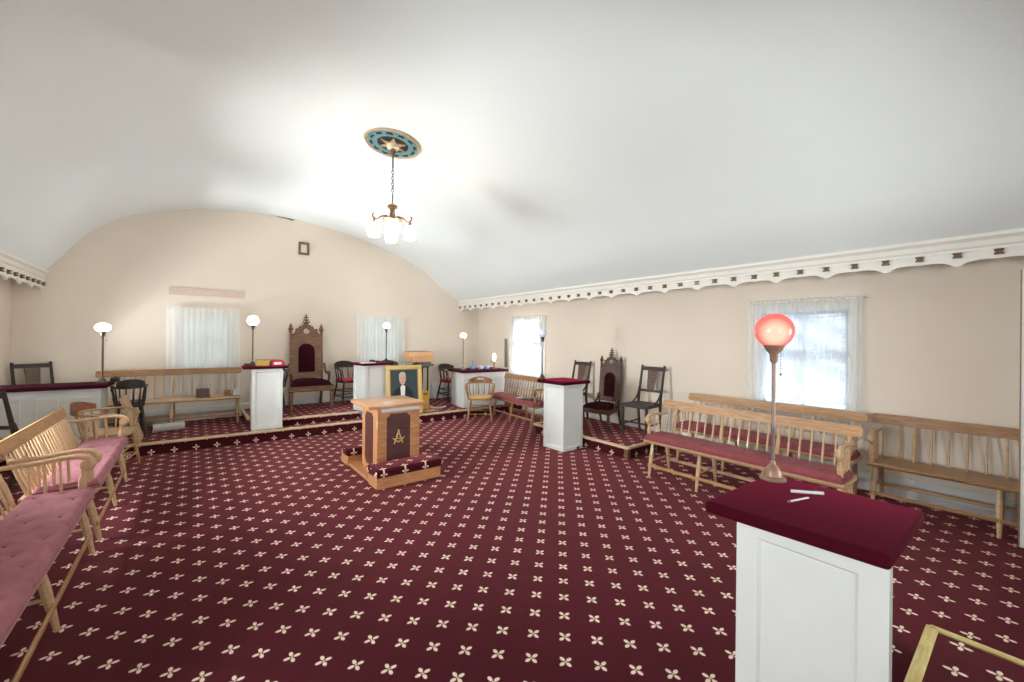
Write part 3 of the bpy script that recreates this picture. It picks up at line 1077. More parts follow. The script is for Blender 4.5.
    top = Tb @ Vector((0, 0, za))
    f.lathe([(.020 * k, -.03 * k), (.026 * k, .0), (.014 * k, .02 * k), (.022 * k, .05 * k), (.014 * k, .075 * k), (.018 * k, .10 * k), (.010 * k, .12 * k), (.015 * k, .14 * k), (.004, .165 * k)], top, 10, tilt)
    for j, zz in enumerate((.012, .052, .10)):
        for i in range(4):
            r = (.050, .038, .028)[j] * k
            f.ball(top + tilt.to_3x3() @ Vector((r * math.cos(i * PI / 2), r * .6 * math.sin(i * PI / 2), zz * k)), (.020 * k, .014 * k, .014 * k), 6)
    f.build('top_finial', m, root)
    k = q_
    for s in (-1, 1):
        a = MB()
        if arms:
            path = spline([(yb + .02, zs + .30 * k), (yb + .10 * k, zs + .20 * k), (yb + .22 * k, zs + .165 * k), (yb + .34 * k, zs + .19 * k), (yb + .40 * k, zs + .175 * k), (yb + .39 * k, zs + .135 * k)], 4)
            a.tube([(s * (hw + .03 * k), y, z) for y, z in path], .019 * k, 8)
            path = spline([(yb + .38 * k, zs + .165 * k), (yb + .36 * k, zs + .10 * k), (yb + .33 * k, zs + .05 * k), (yb + .37 * k, zs - .01)], 4)
            a.tube([(s * (hw + .035 * k), y, z) for y, z in path], .018 * k, 8)
        else:
            path = spline([(yb + .0, zs + .22 * k), (yb + .05 * k, zs + .12 * k), (yb + .13 * k, zs + .07 * k), (yb + .17 * k, zs)], 4)
            a.tube([(s * (hw + .012 * k), y, z) for y, z in path], .020 * k, 8)
        a.build('arm', m, root)
    return root


throne('tall carved gothic throne with dark velvet on the upper step at the far wall', (1.60, 7.76, P2), R(177), 1.16, .50, 'oak', 'velvet_dark')
throne('smaller dark gothic throne between two dark chairs on the right platform', (4.99, 4.115, P1), R(100), .86, .34, 'mahogany', 'velvet_dark', arms=False, finial=.9)

# ------------------------------------------------------------------ dark side chairs with a broad splat
def splat_chair(label, loc, rotz, w=.36, h=.95, mat='dark', zseat=.45):
    root = thing('splat_back_chair', label, 'chair', loc, rotz)
    m = M[mat]
    hw = w / 2
    b = MB()
    b.prism([(-hw, -.19), (hw, -.19), (hw + .03, .21), (-hw - .03, .21)], zseat - .045, zseat, 'xy')
    b.build('seat', m, root)
    yt = -.19 - .10
    for s in (-1, 1):
        g = MB()
        g.tube([(s * hw, -.23, 0.001), (s * hw, -.185, zseat * .8), (s * hw, -.19, zseat + .05), (s * hw, yt, h)], [.017, .02, .021, .016], 8)
        g.ball((s * hw, yt, h), .018, 8)
        g.build('stile', m, root)
        g = MB()
        g.rod((s * (hw + .01), .18, zseat - .02), (s * (hw + .01), .185, 0.001), [(0, .022), (.5, .020), (1, .015)], 8)
        g.build('front_leg', m, root)
        g = MB()
        g.tube(spline([(-.205, zseat + .20), (-.17, zseat + .10), (-.11, zseat + .04), (-.04, zseat)], 3) and [(s * hw, y, z) for y, z in spline([(-.205, zseat + .20), (-.17, zseat + .10), (-.11, zseat + .04), (-.04, zseat - .005)], 3)], .014, 6)
        g.build('bracket', m, root)
        g = MB()
        g.tube([(s * (hw + .008), .175, .16), (s * hw, -.2, .18)], .011, 6)
        g.build('stretcher', m, root)
    yy = lambda z: -.19 - .10 * (z - zseat - .05) / (h - zseat - .05)
    t = MB()
    t.box((0, yy(h - .035), h - .035), (w, .022, .055), .005, rotx(R(10)))
    t.build('top_rail', m, root)
    t = MB()
    t.box((0, yy(zseat + .16), zseat + .16), (w, .02, .035), .004, rotx(R(10)))
    t.build('lower_rail', m, root)
    t = MB()
    za, zb = zseat + .16, h - .04
    t.prism([(-.055, za), (.055, za), (.075, zb), (-.075, zb)], -.006, .006, 'xz', Matrix.Translation((0, yy((za + zb) / 2), (za + zb) / 2)) @ rotx(R(12)) @ Matrix.Translation((0, 0, -(za + zb) / 2)))
    t.build('splat', M['splat'], root)
    t = MB()
    t.tube([(-hw, .182, .20), (hw, .182, .20)], .012, 6)
    t.build('stretcher', m, root)
    return root


M['splat'] = wood('brown_splat_wood', srgb(104, 78, 62), srgb(74, 54, 44), 0.5, coat=0.0)
sc = splat_chair('dark chair right of the smaller throne, beside the front bench', (4.99, 3.40, P1), R(92), .35, .96)
g1 = 'dark splat-backed chairs'
sc['group'] = g1
dup(sc, 'dark chair left of the smaller throne, half behind the white pedestal', (5.02, 4.80, P1), R(90), g1)
dup(sc, 'dark chair behind the long maroon-topped desk at the left', (-1.53, 7.88, P1), R(-150), g1)
dup(sc, 'dark chair in front of the long desk, behind the left bench', (-1.36, 6.22, 0), R(-35), g1)

# ------------------------------------------------------------------ captain's chairs
def captain(label, loc, rotz, mat, crest, seatm, group=None, w=.47, zseat=.43, hole=False, pad=True, za=.66):
    """bow-armed spindle chair; front faces +y"""
    root = thing('captains_chair', label, 'chair', loc, rotz, group)
    m = M[mat]
    s = MB()
    hw = w / 2
    outl = [(hw * .94 * math.copysign(abs(math.cos(a)) ** .6, math.cos(a)), .20 * math.copysign(abs(math.sin(a)) ** .6, math.sin(a))) for a in [2 * PI * i / 28 for i in range(28)]]
    s.prism(outl, zseat - .035, zseat, 'xy')
    s.build('seat', m if pad else M[seatm], root)
    if pad:
        s = MB()
        for z0, z1, f in ((zseat, zseat + .018, .97), (zseat + .018, zseat + .028, .9)):
            s.prism([(x * f, y * f) for x, y in outl], z0, z1, 'xy')
        s.build('seat_pad', M[seatm], root)
    # bent arm bow
    bow = [(-hw - .01, .15), (-hw - .015, .02), (-hw + .01, -.12), (-hw * .6, -.22), (0, -.255), (hw * .6, -.22), (hw - .01, -.12), (hw + .015, .02), (hw + .01, .15)]
    bw = spline(bow, 4)
    b = MB()
    pts = [(bw[0][0], .19, za - .07)] + [(x, y, za - (.02 if y > .1 else 0)) for x, y in bw] + [(bw[-1][0], .19, za - .07)]
    b.tube(pts, .017, 8, .75, flat_axis=(0, 0, 1))
    b.build('arm_bow', m, root)
    # raised crest following the bow
    c = MB()
    cs = [p for p in spline(bow, 12) if p[1] < -.15]
    n_ = len(cs) - 1
    hh = .115
    for i in range(n_):
        (x0, y0), (x1, y1) = cs[i], cs[i + 1]
        t = (i + .5) / n_
        zt = za + hh * (.55 + .45 * math.sin(PI * min(1, max(0, t)))) 
        segs = [(za, zt)]
        if hole and abs(t - .5) < .13:
            segs = [(za, za + .05), (za + .085, zt)]
        for z0, z1 in segs:
            mx, my = (x0 + x1) / 2, (y0 + y1) / 2
            c.box((mx, my - .01 - .03 * ((z0 + z1) / 2 - za) / hh, (z0 + z1) / 2), (math.hypot(x1 - x0, y1 - y0) + .002, .020, z1 - z0), 0, Matrix.Rotation(math.atan2(y1 - y0, x1 - x0), 4, 'Z'))
    c.build('crest', M[crest], root, smooth=50)
    k = 0
    for i in range(2, len(bw) - 2, 3):
        x, y = bw[i]
        q = MB()
        q.rod((x * .86, max(-.175, y * .80), zseat - .01), (x, y, za), [(0, .0075), (.3, .011), (.6, .008), (1, .0065)], 6)
        q.build('spindle', m, root)
    for s_ in (-1, 1):
        q = MB()
        q.tube([(s_ * (hw + .008), .18, za - .06), (s_ * (hw - .005), .165, zseat + .1), (s_ * (hw * .86), .15, zseat - .02)], [.014, .013, .012], 6)
        q.build('arm_support', m, root)
    for sx in (-1, 1):
        for sy in (-1, 1):
            q = MB()
            q.rod((sx * hw * .7, sy * .14, zseat - .02), (sx * hw * .92, sy * .20 - (.02 if sy < 0 else 0), 0.001), [(0, .014), (.3, .019), (.5, .017), (.6, .020), (.85, .014), (1, .011)])
            q.build('leg', m, root)
    for zz in (.14, .24):
        for a, b_ in (((-1, 1), (1, 1)), ((-1, -1), (1, -1)), ((-1, -1), (-1, 1)), ((1, -1), (1, 1))):
            t = (zseat - .02 - zz) / (zseat - .02)
            P_ = lambda q: (q[0] * hw * (.7 + .22 * t), q[1] * (.14 + .06 * t) - (.02 * t if q[1] < 0 else 0), zz)
            q = MB()
            q.tube([P_(a), P_(b_)], .009, 6)
            q.build('stretcher', m, root)
    return root


M['crest_brown'] = wood('chestnut_crest_wood', srgb(156, 104, 72), srgb(118, 74, 50))
captain('pine captain\'s chair beyond the two left benches, brown crest', (-.72, 6.24, 0), R(-100), 'pine', 'crest_brown', 'pale_pine', None, .50, .44, pad=False)
captain('brown captain\'s chair with mustard seat before the far right desk', (4.15, 6.24, 0), R(145), 'tan_rail', 'crest_brown', 'yellow_seat', None, .48, .42, hole=True)
g2 = 'dark bow-backed chairs behind the far pedestals'
dc = captain('dark bow-backed chair with red seat right of the tall throne', (2.30, 7.86, P2), R(188), 'dark', 'dark', 'red_seat', g2, .46, .43)
dup(dc, 'dark bow-backed chair squeezed between left pedestal and tall throne', (1.00, 7.70, P2), R(172), g2)
dup(dc, 'dark bow-backed chair behind the pedestal with the middle lamp', (3.08, 7.72, P2), R(185), g2)
dup(dc, 'dark bow-backed chair behind the far right corner desk', (4.42, 7.80, P1), R(186), g2)
captain('dark bow-backed chair at the right end of the long left desk', (-.66, 7.42, P1), R(8), 'dark', 'dark', 'dark', g2, .31, .43, za=.66)

# ------------------------------------------------------------------ altar
al = thing('altar', 'orange oak altar in the middle of the carpet with burgundy panels', 'altar', (1.77, 4.20, 0), 0)
b = MB()
b.span((-.335, -.26, 0.001), (.335, 1.02, .035), .005)
b.build('base_board', M['altar'], al)
b = MB()
b.span((-.225, .09, .035), (.262, .57, .745), .006)
b.build('cabinet', M['altar'], al)
b = MB()
b.span((-.345, 0.0, .745), (.295, .62, .785), .010, 2)
b.build('top_slab', M['altar'], al)
MB().span((-.18, .066, .695), (.25, .089, .74), .003).build('light_strip', M['paper'], al)


def notched(w, h, r):
    pts = []
    for sx, sz, a0, a1 in ((1, 1, 270, 180), (-1, 1, 360, 270), (-1, -1, 90, 0), (1, -1, 180, 90)):
        for i in range(6):
            a = R(a0 + (a1 - a0) * i / 5)
            pts.append((sx * w / 2 + r * math.cos(a), sz * h / 2 + r * math.sin(a)))
    return pts


for (lx, ly, rz, w) in ((.014, .09, 0, .265), (.02, .57, PI, .25), (-.225, .33, -PI / 2, .24), (.262, .33, PI / 2, .24)):
    p = MB()
    p.prism(notched(w, .57, .034), -.006, .004, 'xz')
    o = p.build('side_panel', M['altar_panel'], al, smooth=0)
    o.location = (lx, ly, .385)
    o.rotation_euler = (0, 0, rz)
# gilt square and compasses with a G
em = MB()
def bar(a, b, r=.006):
    em.tube([(a[0] + .012, .082, a[1]), (b[0] + .012, .082, b[1])], r, 6)
cz = .405
for s in (-1, 1):
    bar((0, cz + .075), (s * .048, cz - .065), .0055)
    bar((0, cz - .052), (s * .066, cz + .0), .0065)
em.tube([(.012 + .026 * math.cos(a) * .8, .080, cz + .012 + .026 * math.sin(a)) for a in [R(40 + 30 * i) for i in range(10)]], .005, 6)
bar((.004, cz + .010), (.021, cz + .010), .0045)
bar((.020, cz + .010), (.020, cz - .008), .0045)
em.ball((.012, .082, cz + .078), (.010, .006, .010), 8)
em.build('gilt_emblem', M['gold'], al)
for y0, y1 in ((-.255, -.02), (.70, .94)):
    k = MB()
    k.span((-.35, y0, .002), (.35, y1, .115), .005)
    k.build('kneeler_box', M['altar'], al)
    c = MB()
    cover(c, rect(-.37, .37, y0 - .025, y1 + .02), .115, .20, .035)
    c.build('kneeler_cushion', M['carpet'], al)
h_ = MB()
for z in (.18, .36, .54):
    h_.ball((.263, .12, z), .006, 6)
h_.build('screw_heads', M['bronze'], al)

# ------------------------------------------------------------------ chandelier and ceiling medallion
CX, CY = 1.685, 4.275
zc = ceil_z(CX)
me = thing('ceiling_medallion', 'round pale blue ceiling rosette with a star, above the chandelier', 'medallion', (CX, CY, zc))
slope = math.atan2(ceil_z(CX + .2) - ceil_z(CX - .2), .4)
me.rotation_euler = (0, -slope, 0)
MB().lathe([(.29, .004), (.295, -.012), (.285, -.03), (.268, -.022), (.262, -.014), (.05, -.014), (.05, .004)], seg=40).build('rim', M['medal_rim'], me)
MB().lathe([(.262, -.012), (.262, -.02), (.165, -.022), (.16, -.012)], seg=40).build('blue_field', M['blue_medal'], me)
for i in range(12):
    a = 2 * PI * i / 12
    T = Matrix.Translation((.213 * math.cos(a), .213 * math.sin(a), -.024)) @ Matrix.Rotation(a, 4, 'Z')
    MB().tube([T @ Vector((.020 * math.cos(t), .030 * math.sin(t), 0)) for t in [PI * (j / 8) - PI / 2 for j in range(9)]], [.004, .008, .011, .012, .012, .012, .011, .008, .004], 6).build('crescent', M['navy'], me)
MB().lathe([(.163, -.014), (.16, -.02), (.06, -.022), (.06, -.014)], seg=36).build('dark_field', M['umber'], me)
st = MB()
star = []
for i in range(12):
    a = 2 * PI * i / 12 + .2
    r = .150 if i % 2 == 0 else .062
    star.append((r * math.cos(a), r * math.sin(a)))
st.prism(star, -.034, -.018, 'xy')
st.build('star', M['medal_rim'], me)

ch = thing('chandelier', 'brass chandelier with lit frosted shades hanging on a chain', 'chandelier', (CX, CY, 2.5))
D = lambda z: (z - 3.55) * 1.03 + 3.585 - 2.5
MB().lathe([(.012, D(3.50)), (.062, D(3.50)), (.066, D(3.53)), (.055, D(3.56)), (.03, D(3.585))], seg=24).build('canopy', M['cream'], ch)
MB().lathe([(.028, D(3.44)), (.03, D(3.48)), (.012, D(3.5))], seg=16).build('loop_cup', M['brass'], ch)
MB().tube([(0, 0, D(3.30)), (0, 0, D(3.46))], .009, 10).build('upper_rod', M['bronze'], ch)
for i in range(8):
    zc_ = D(3.285) - i * .032
    q = MB()
    rot = (lambda a: (math.cos(a) * .013, 0, math.sin(a) * .021)) if i % 2 else (lambda a: (0, math.cos(a) * .013, math.sin(a) * .021))
    q.tube([Vector(rot(2 * PI * j / 12)) + Vector((0, 0, zc_)) for j in range(13)], .0035, 6, cap=False)
    q.build('chain_link', M['bronze'], ch)
MB().tube([(0, 0, D(2.91)), (0, 0, D(3.035))], .006, 10).build('lower_rod', M['bronze'], ch)
MB().lathe([(.008, D(2.925)), (.05, D(2.905)), (.052, D(2.885)), (.028, D(2.87)), (.022, D(2.84)), (.03, D(2.82)), (.03, D(2.80)), (.06, D(2.785)), (.10, D(2.77)), (.105, D(2.755)), (.05, D(2.75)), (.03, D(2.70)), (.012, D(2.66))], seg=24).build('hub', M['brass'], ch)
for i in range(4):
    a = R(252 + 90 * i)
    ca, sa = math.cos(a), math.sin(a)
    q = MB()
    q.tube([(ca * r, sa * r, D(z)) for r, z in spline([(.05, 2.80), (.11, 2.785), (.155, 2.75), (.186, 2.755), (.203, 2.79), (.19, 2.81)], 3)], .0075, 6)
    q.lathe([(.010, D(2.765)), (.012, D(2.73)), (.03, D(2.715)), (.032, D(2.70))], (ca * .186, sa * .186, 0), 12)
    arm = q.build('arm', M['brass'], ch)
    q = MB()
    q.lathe([(.026, D(2.712)), (.044, D(2.695)), (.062, D(2.665)), (.068, D(2.63)), (.062, D(2.60)), (.052, D(2.583)), (.058, D(2.57)), (.02, D(2.578))], (ca * .186, sa * .186, 0), 18)
    q.build('glass_shade', M['shade'], arm)
q = MB()
q.lathe([(.010, D(2.66)), (.022, D(2.63)), (.030, D(2.60)), (.030, D(2.57)), (.022, D(2.54)), (.008, D(2.52))], seg=18)
q.build('centre_shade', M['shade'], ch)

# ------------------------------------------------------------------ things on the far wall
b = MB()
for (x0, x1, z0, z1) in ((-.09, -.05, -.115, .115), (.05, .09, -.115, .115), (-.09, .09, .075, .115), (-.09, .09, -.115, -.075)):
    b.span((x0, -.022, z0), (x1, 0, z1), .008)
for i in range(18):
    a = 2 * PI * i / 18
    b.ball((.084 * math.copysign(abs(math.cos(a)) ** .5, math.cos(a)), -.016, .108 * math.copysign(abs(math.sin(a)) ** .5, math.sin(a))), .012, 6)
fr = thing('gilt_picture', 'small ornate gilt frame high on the far wall', 'frame', (1.585, YE - .003, 3.11))
b.build('frame', M['antique'], fr)
MB().span((-.06, -.006, -.085), (.06, -.001, .085)).build('picture', M['cream'], fr)
tag(MB().span((-.30, YE - .012, 2.135), (.655, YE - .001, 2.255), .002).build('wall_board', M['blush']), 'pinkish blank board on the far wall above the left curtain', 'board')
pp = MB()
pp.grid(lambda u, v: (1.13 + .28 * u, YE - .004 - .05 * v * math.sin(PI * min(1, u * 1.1)) * u, ceil_z(1.13 + .28 * u) - .006 - .022 * v * (.3 + u)), 14, 3, .003)
tag(pp.build('peeling_paper', M['wedge']), 'strip of peeling paper where far wall meets ceiling', 'peeling paper')

# ------------------------------------------------------------------ portrait leaning on the middle pedestal
pt = thing('framed_portrait', 'gold framed portrait of a man in black bow tie, leaning behind the altar', 'painting', (2.90, 6.69, P1 + .004), R(-4))
lean = rotx(R(-6))
W_, H_ = .64, .855
o_ = []
fr_ = MB()
for (x0, x1, z0, z1, d) in ((-W_ / 2, W_ / 2, 0, .07, .05), (-W_ / 2, W_ / 2, H_ - .07, H_, .05), (-W_ / 2, -W_ / 2 + .07, .06, H_ - .08, .05), (W_ / 2 - .07, W_ / 2, .06, H_ - .08, .05)):
    fr_.span((x0, -d / 2, z0), (x1, d / 2, z1), .014, 2)
o_.append(fr_.build('gilt_frame', M['gold'], pt))
ln = MB()
for (x0, x1, z0, z1) in ((-.26, .26, .06, .082), (-.26, .26, H_ - .082, H_ - .06), (-.26, -.238, .06, H_ - .06), (.238, .26, .06, H_ - .06)):
    ln.span((x0, -.016, z0), (x1, .01, z1), .004)
o_.append(ln.build('liner', M['gold_dark'], pt))
cv = MB()
cv.span((-.25, -.004, .07), (.25, .008, H_ - .07))
dsc = lambda cx, cz, rx, rz, y, n=22: cv.prism([(cx + rx * math.cos(2 * PI * i / n), cz + rz * math.sin(2 * PI * i / n)) for i in range(n)], -.004, -y)
px_, pz_ = -.03, .125
pv = cv.prism
cv.prism = lambda poly, d0, d1: pv([(x * .9 + px_, max(.075, z + pz_ if z > .09 else .075)) for x, z in poly], d0, d1)
cv.mi = 1
cv.prism([(-.20, .085), (-.19, .25), (-.12, .33), (-.03, .385), (.05, .39), (.13, .33), (.20, .26), (.225, .085)], -.004, -.0055)
cv.mi = 2
cv.prism([(-.035, .16), (.035, .16), (.05, .36), (.045, .40), (-.03, .40), (-.045, .35)], -.004, -.0065)
cv.mi = 3
dsc(.0, .50, .066, .098, .0066)
cv.prism([(-.04, .38), (.045, .38), (.04, .44), (-.035, .44)], -.004, -.0062)
cv.mi = 4
cv.prism([(-.07, .51), (-.064, .575), (-.03, .612), (.02, .618), (.06, .59), (.072, .52), (.058, .545), (.02, .572), (-.03, .566), (-.056, .545)], -.004, -.0075)
cv.mi = 5
for x in (-.025, .027):
    dsc(x, .512, .013, .006, .0078, 10)
cv.prism([(-.004, .50), (.01, .47), (-.012, .47)], -.004, -.0078)
cv.prism([(-.024, .445), (.024, .445), (.018, .437), (-.018, .437)], -.004, -.0078)
cv.mi = 1
cv.prism([(-.05, .37), (0, .388), (.05, .37), (.05, .405), (0, .392), (-.05, .405)], -.004, -.0085)
o_.append(cv.build('canvas', [M['canvas'], M['suit'], M['paper'], M['skin'], M['hair'], M['skin_dark']], pt, smooth=0))
for o in o_:
    o.matrix_local = Matrix.Translation((0, .012, .004)) @ lean

# stand with stacked cartons beyond the portrait
sd = thing('small_stand', 'narrow dark stand holding the peach cartons beyond the portrait', 'stand', (3.62, 7.72, P1))
MB().box((0, 0, .75), (.34, .30, .025), .004).build('shelf', M['dark'], sd)
for sx in (-1, 1):
    for sy in (-1, 1):
        MB().box((sx * .145, sy * .125, .37), (.028, .028, .736), .004).build('leg', M['dark'], sd)
z = P1 + .763
for (w, d_, h_, dx, dz, lab, mt) in ((.33, .28, .045, .10, 8, 'grey flat case at the bottom of the carton pile', 'grey_box'), (.27, .28, .045, .08, -4, 'dark grey case second from the bottom of the carton pile', 'grey_box'),
                                    (.46, .36, .105, .02, 5, 'peach cardboard carton in the middle of the pile beyond the portrait', 'carton'), (.48, .37, .105, -.01, -6, 'topmost peach carton of the pile beyond the portrait', 'carton')):
    c = thing('carton' if mt == 'carton' else 'flat_case', lab, 'box', (3.62 + dx, 7.72, z), R(dz), 'boxes piled beyond the portrait')
    MB().box((0, 0, h_ / 2), (w, d_, h_), .004).build('body', M[mt], c)
    l_ = MB()
    l_.box((0, 0, h_ - .012), (w + .008, d_ + .008, .024), .003)
    l_.build('lid', M[mt], c)
    z += h_ + .001
yb_ = thing('yellow_carton', 'tall yellow carton standing right of the portrait', 'box', (3.46, 7.10, P1), R(-12))
MB().box((0, 0, .165), (.15, .12, .33), .004).build('body', M['yellow_box'], yb_)
MB().box((.0, -.061, .285), (.08, .004, .022)).build('label_bar', M['black'], yb_)
for k, (px, py, rz, lab) in enumerate(((3.42, 6.82, 20, 'white papers on the platform in front of the yellow carton'), (3.70, 7.02, -25, 'loose sheet lying right of the yellow carton'))):
    q = MB()
    q.grid(lambda u, v: ((u - .5) * .30, (v - .5) * .21, .004 + .02 * (u - .5) ** 2 * 4 * (k + .3)), 10, 4, .003)
    o = tag(q.build('paper_sheet', M['paper' if k else 'carton']), lab, 'paper')
    o.location = (px, py, P1 + .004)
    o.rotation_euler = (0, 0, R(rz))
wb = MB()
wb.prism(notched(.26, .36, .02), -.008, .008, 'xz')
o = tag(wb.build('white_board', M['paper']), 'small white board leaning on the far wall beside the dark chair', 'board')
o.location = (4.27, 8.12, P1 + .19)
o.rotation_euler = (R(-12), 0, 0)
gb = MB()
gb.tube([(.10 * math.cos(a), 0, .20 + .16 * math.sin(a)) for a in [PI * i / 12 for i in range(13)]], .012, 6)
gb.tube([(-.10, 0, 0), (-.10, 0, .2)], .012, 6)
gb.tube([(.10, 0, 0), (.10, 0, .2)], .012, 6)
for x in (-.05, 0, .05):
    gb.tube([(x, 0, 0.0), (x, 0, .34)], .006, 6)
o = tag(gb.build('arched_rack', M['grey_paper']), 'grey arched rack against the far wall behind the white board', 'rack')
o.location = (4.56, 8.17, P1 + .006)
o.rotation_euler = (R(-6), 0, 0)

# ------------------------------------------------------------------ small things on the left far pedestal
zt = P1 + .911
gt = thing('gold_tin', 'gold printed tin beside the lamp on the left far pedestal', 'tin', (.80, 6.93, zt), R(-4))
MB().box((0, 0, .045), (.17, .10, .09), .006).build('body', M['ochre_box'], gt)
MB().box((0, 0, .088), (.176, .106, .014), .004).build('lid', M['gold_dark'], gt)
ph = thing('red_box', 'red rounded box with white window on the left far pedestal', 'box', (.985, 6.93, zt), R(6))
t = MB()
t.prism([(-.085, 0), (.085, 0), (.082, .05), (.055, .085), (-.055, .088), (-.082, .06)], -.06, .06, 'xz')
t.build('body', M['red_plastic'], ph)
MB().box((-.005, -.062, .035), (.10, .006, .036), .003).build('white_window', M['paper'], ph)
gv = thing('gavel', 'dark gavel lying left of the lamp foot, left far pedestal', 'gavel', (.62, 6.88, zt), R(25))
MB().rod((-.05, 0, .025), (.05, 0, .025), [(0, .02), (.1, .024), (.3, .018), (.7, .018), (.9, .024), (1, .02)], 12).build('head', M['dark'], gv)
MB().rod((0, 0, .025), (0, -.16, .014), [(0, .007), (.7, .009), (1, .011)], 8).build('handle', M['dark'], gv)
# middle pedestal
o = thing('letter_tray', 'white folded papers on the pedestal behind the portrait', 'papers', (2.31, 6.90, P1 + .906), R(10))
MB().box((0, 0, .008), (.22, .15, .014), .002).build('sheets', M['paper'], o)
gv2 = dup(gv, 'dark gavel beside the lamp foot on the pedestal behind the portrait', (2.46, 7.10, P1 + .906), R(110))
# corner desk
bp = thing('blue_inkpot', 'round blue inkpot with dark pen on the corner desk', 'inkpot', (4.44, 6.94, P1 + .721))
MB().lathe([(.03, 0), (.05, .012), (.058, .04), (.05, .068), (.028, .082), (.03, .092)], seg=20).build('pot', M['blue_pot'], bp)
MB().tube([(0, 0, .05), (-.03, 0, .17)], .005, 6).build('pen', M['dark'], bp)
for k, (x, lab, mt, w) in enumerate(((4.60, 'pale grey box right of the blue inkpot, on corner desk', 'grey_paper', .08), (4.75, 'small blue box left of the candle lamp on the corner desk', 'blue_pot', .09))):
    q = thing('small_box', lab, 'box', (x, 6.90, P1 + .721), R(8))
    MB().box((0, 0, .028), (w, .07, .056), .005).build('body', M[mt], q)
    MB().box((0, 0, .056), (w + .006, .076, .012), .003).build('lid', M['paper'], q)
cl = thing('candle_lamp', 'brass candle lamp with glowing white shade on the corner desk', 'lamp', (4.90, 6.86, P1 + .721))
MB().lathe([(.05, 0), (.05, .01), (.02, .03), (.012, .06), (.02, .08), (.012, .10), (.012, .15)], seg=18).build('base', M['brass'], cl)
q = MB()
for s in (-1, 1):
    q.tube([(s * r, 0, z) for r, z in spline([(.01, .13), (.04, .10), (.07, .12), (.075, .15)], 3)], .006, 6)
    q.lathe([(.008, .145), (.018, .155), (.012, .165)], (s * .075, 0, 0), 10)
q.build('side_arms', M['brass'], cl)
MB().lathe([(.022, .16), (.03, .20), (.032, .26), (.024, .30), (.012, .315)], seg=16).build('glass_shade', M['candle'], cl)
wd = MB()
wd.prism([(-.03, 0), (.05, 0), (.05, .62), (.012, .60)], -.012, .012, 'xz', Matrix.Rotation(PI / 2, 4, 'Z'))
o = tag(wd.build('tapered_board', M['wedge']), 'narrow grey tapered board upright beside the corner window curtain', 'board')
o.location = (XS - .06, 7.03, .88)
hk = None
# corner bench: papers on it, brown board behind it
for k, (dy, lab) in enumerate(((5.55, 'white newspaper lying on the corner bench cushion'), (5.40, 'grey magazine stacked on newspaper, corner bench'))):
    q = thing('newspaper' if k == 0 else 'magazine', lab, 'newspaper' if k == 0 else 'magazine', (4.66, dy, .440 + .022 * k), R(20 + 30 * k))
    m_ = MB()
    m_.grid(lambda u, v: ((u - .5) * .22, (v - .5) * .30, .010 + .008 * math.sin(PI * u)), 8, 4, .008)
    m_.build('pages', M['paper' if k == 0 else 'grey_paper'], q)
bd = MB()
bd.box((0, 0, .21), (.03, .62, .42), .004, Matrix.Rotation(R(12), 4, 'Y'))
o = tag(bd.build('leaning_panel_board', M['brown_box']), 'brown panel leaning on the wall under the corner bench', 'board')
o.location = (5.30, 5.40, .0085)

# ------------------------------------------------------------------ things on the far bench, floor behind, left desk
zb_ = P1 + .401
o = thing('wooden_case', 'dark brown wooden case standing on the far wall bench', 'box', (.12, 7.86, zb_), R(4))
MB().box((0, 0, .065), (.155, .12, .13), .005).build('body', M['brown_box'], o)
MB().box((0, 0, .1), (.16, .125, .006)).build('lid_line', M['dark'], o)
MB().box((0, -.064, .095), (.03, .006, .03), .002).build('clasp', M['bronze'], o)
o = thing('open_booklet', 'flat tan booklet beside the wooden case on the far bench', 'book', (.29, 7.84, zb_), R(10))
MB().box((0, 0, .010), (.16, .12, .018), .003).build('pages', M['carton'], o)
o = thing('brown_carton', 'small brown carton left of the white box on the far bench', 'box', (.44, 7.88, zb_), R(-6))
MB().box((0, 0, .04), (.09, .09, .08), .004).build('body', M['tan_rail'], o)
MB().box((0, 0, .078), (.094, .094, .014), .003).build('lid', M['tan_rail'], o)
o = thing('white_carton', 'small white box at the right end of the far bench', 'box', (.55, 7.85, zb_), R(5))
MB().box((0, 0, .045), (.10, .09, .09), .004).build('body', M['paper'], o)
MB().box((0, 0, .086), (.104, .094, .014), .003).build('lid', M['paper'], o)
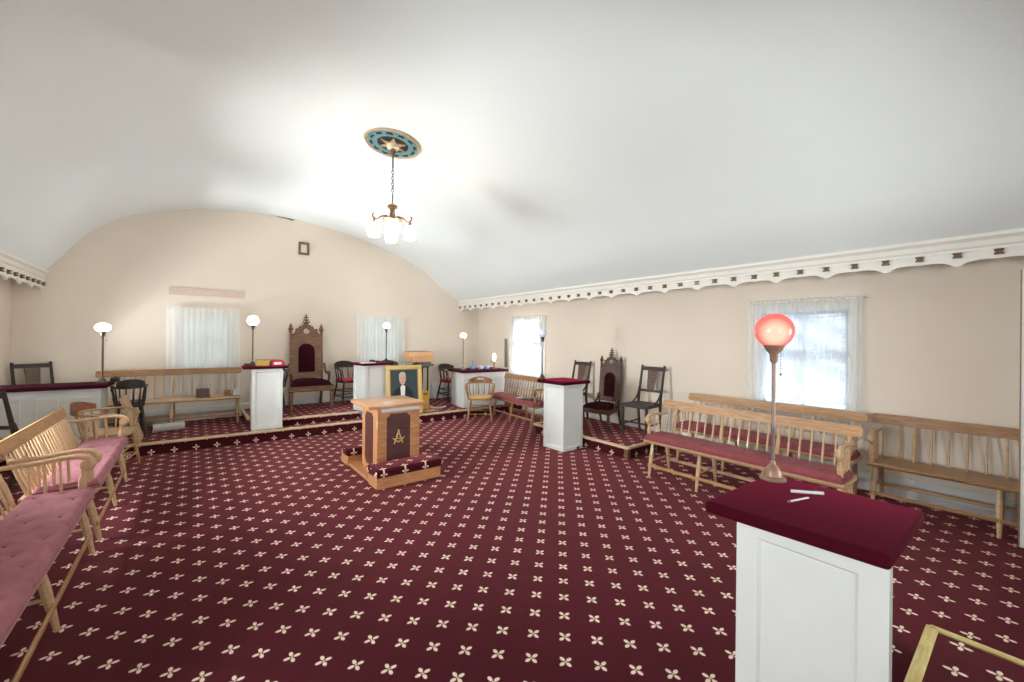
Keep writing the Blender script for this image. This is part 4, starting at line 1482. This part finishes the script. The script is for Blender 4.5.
for k, (x, y, rz, lab) in enumerate(((-.26, 7.42, 8, 'white chart sheet curling on the floor under the far bench, outer one'), (-.61, 7.85, -4, 'grey chart sheet curled behind the white one under far bench'))):
    q = MB()
    q.grid(lambda u, v: ((u - .5) * .34, (.055) * math.cos(2.5 * PI * v * .62 + .6), .063 + .055 * math.sin(2.5 * PI * v * .62 + .6 + PI)), 10, 18, .003)
    o = tag(q.build('curled_chart', M['paper' if k == 0 else 'grey_paper'], smooth=60), lab, 'chart')
    o.location = (x, y, P1 + .006)
    o.rotation_euler = (0, 0, R(rz))
lb = MB()
lb.box((0, 0, .29), (.05, .34, .58), .006, Matrix.Rotation(R(-16), 4, 'Y'))
o = tag(lb.build('leaning_board', M['pale_pine']), 'pale wooden board leaning behind the pine captain\'s chair', 'board')
o.location = (-.60, 6.97, P1 + .01)
ob = thing('desk_bell', 'dark bell box beside the lamp foot on the left desk', 'box', (-.80, 7.40, P1 + .727))
MB().box((0, 0, .03), (.09, .08, .06), .01, None, 2).build('body', M['dark'], ob)
MB().ball((0, 0, .065), (.02, .02, .012), 10).build('button', M['bronze'], ob)

# ------------------------------------------------------------------ pens on the nearest pedestal
pn = thing('white_marker', 'white marker pen lying on the nearest pedestal', 'pen', (1.733, .503, .9595), R(-49))
MB().rod((-.045, 0, 0), (.028, 0, 0), [(0, .005), (.04, .0058), (1, .0058)], 10).build('barrel', M['paper'], pn)
MB().rod((.028, 0, 0), (.06, 0, 0), [(0, .0064), (.95, .0064), (1, .004)], 10).build('cap', M['paper'], pn)
pc = thing('pencil', 'slim pink-white pencil below the marker on the nearest pedestal', 'pencil', (1.645, .492, .9575), R(-17))
MB().rod((-.05, 0, 0), (.042, 0, 0), [(0, .0035), (1, .0035)], 6).build('shaft', M['paper'], pc)
MB().rod((.042, 0, 0), (.056, 0, 0), [(0, .0035), (1, .0006)], 6).build('tip', M['dark'], pc)
MB().rod((-.058, 0, 0), (-.05, 0, 0), [(0, .004), (1, .004)], 8).build('eraser', M['pink'], pc)
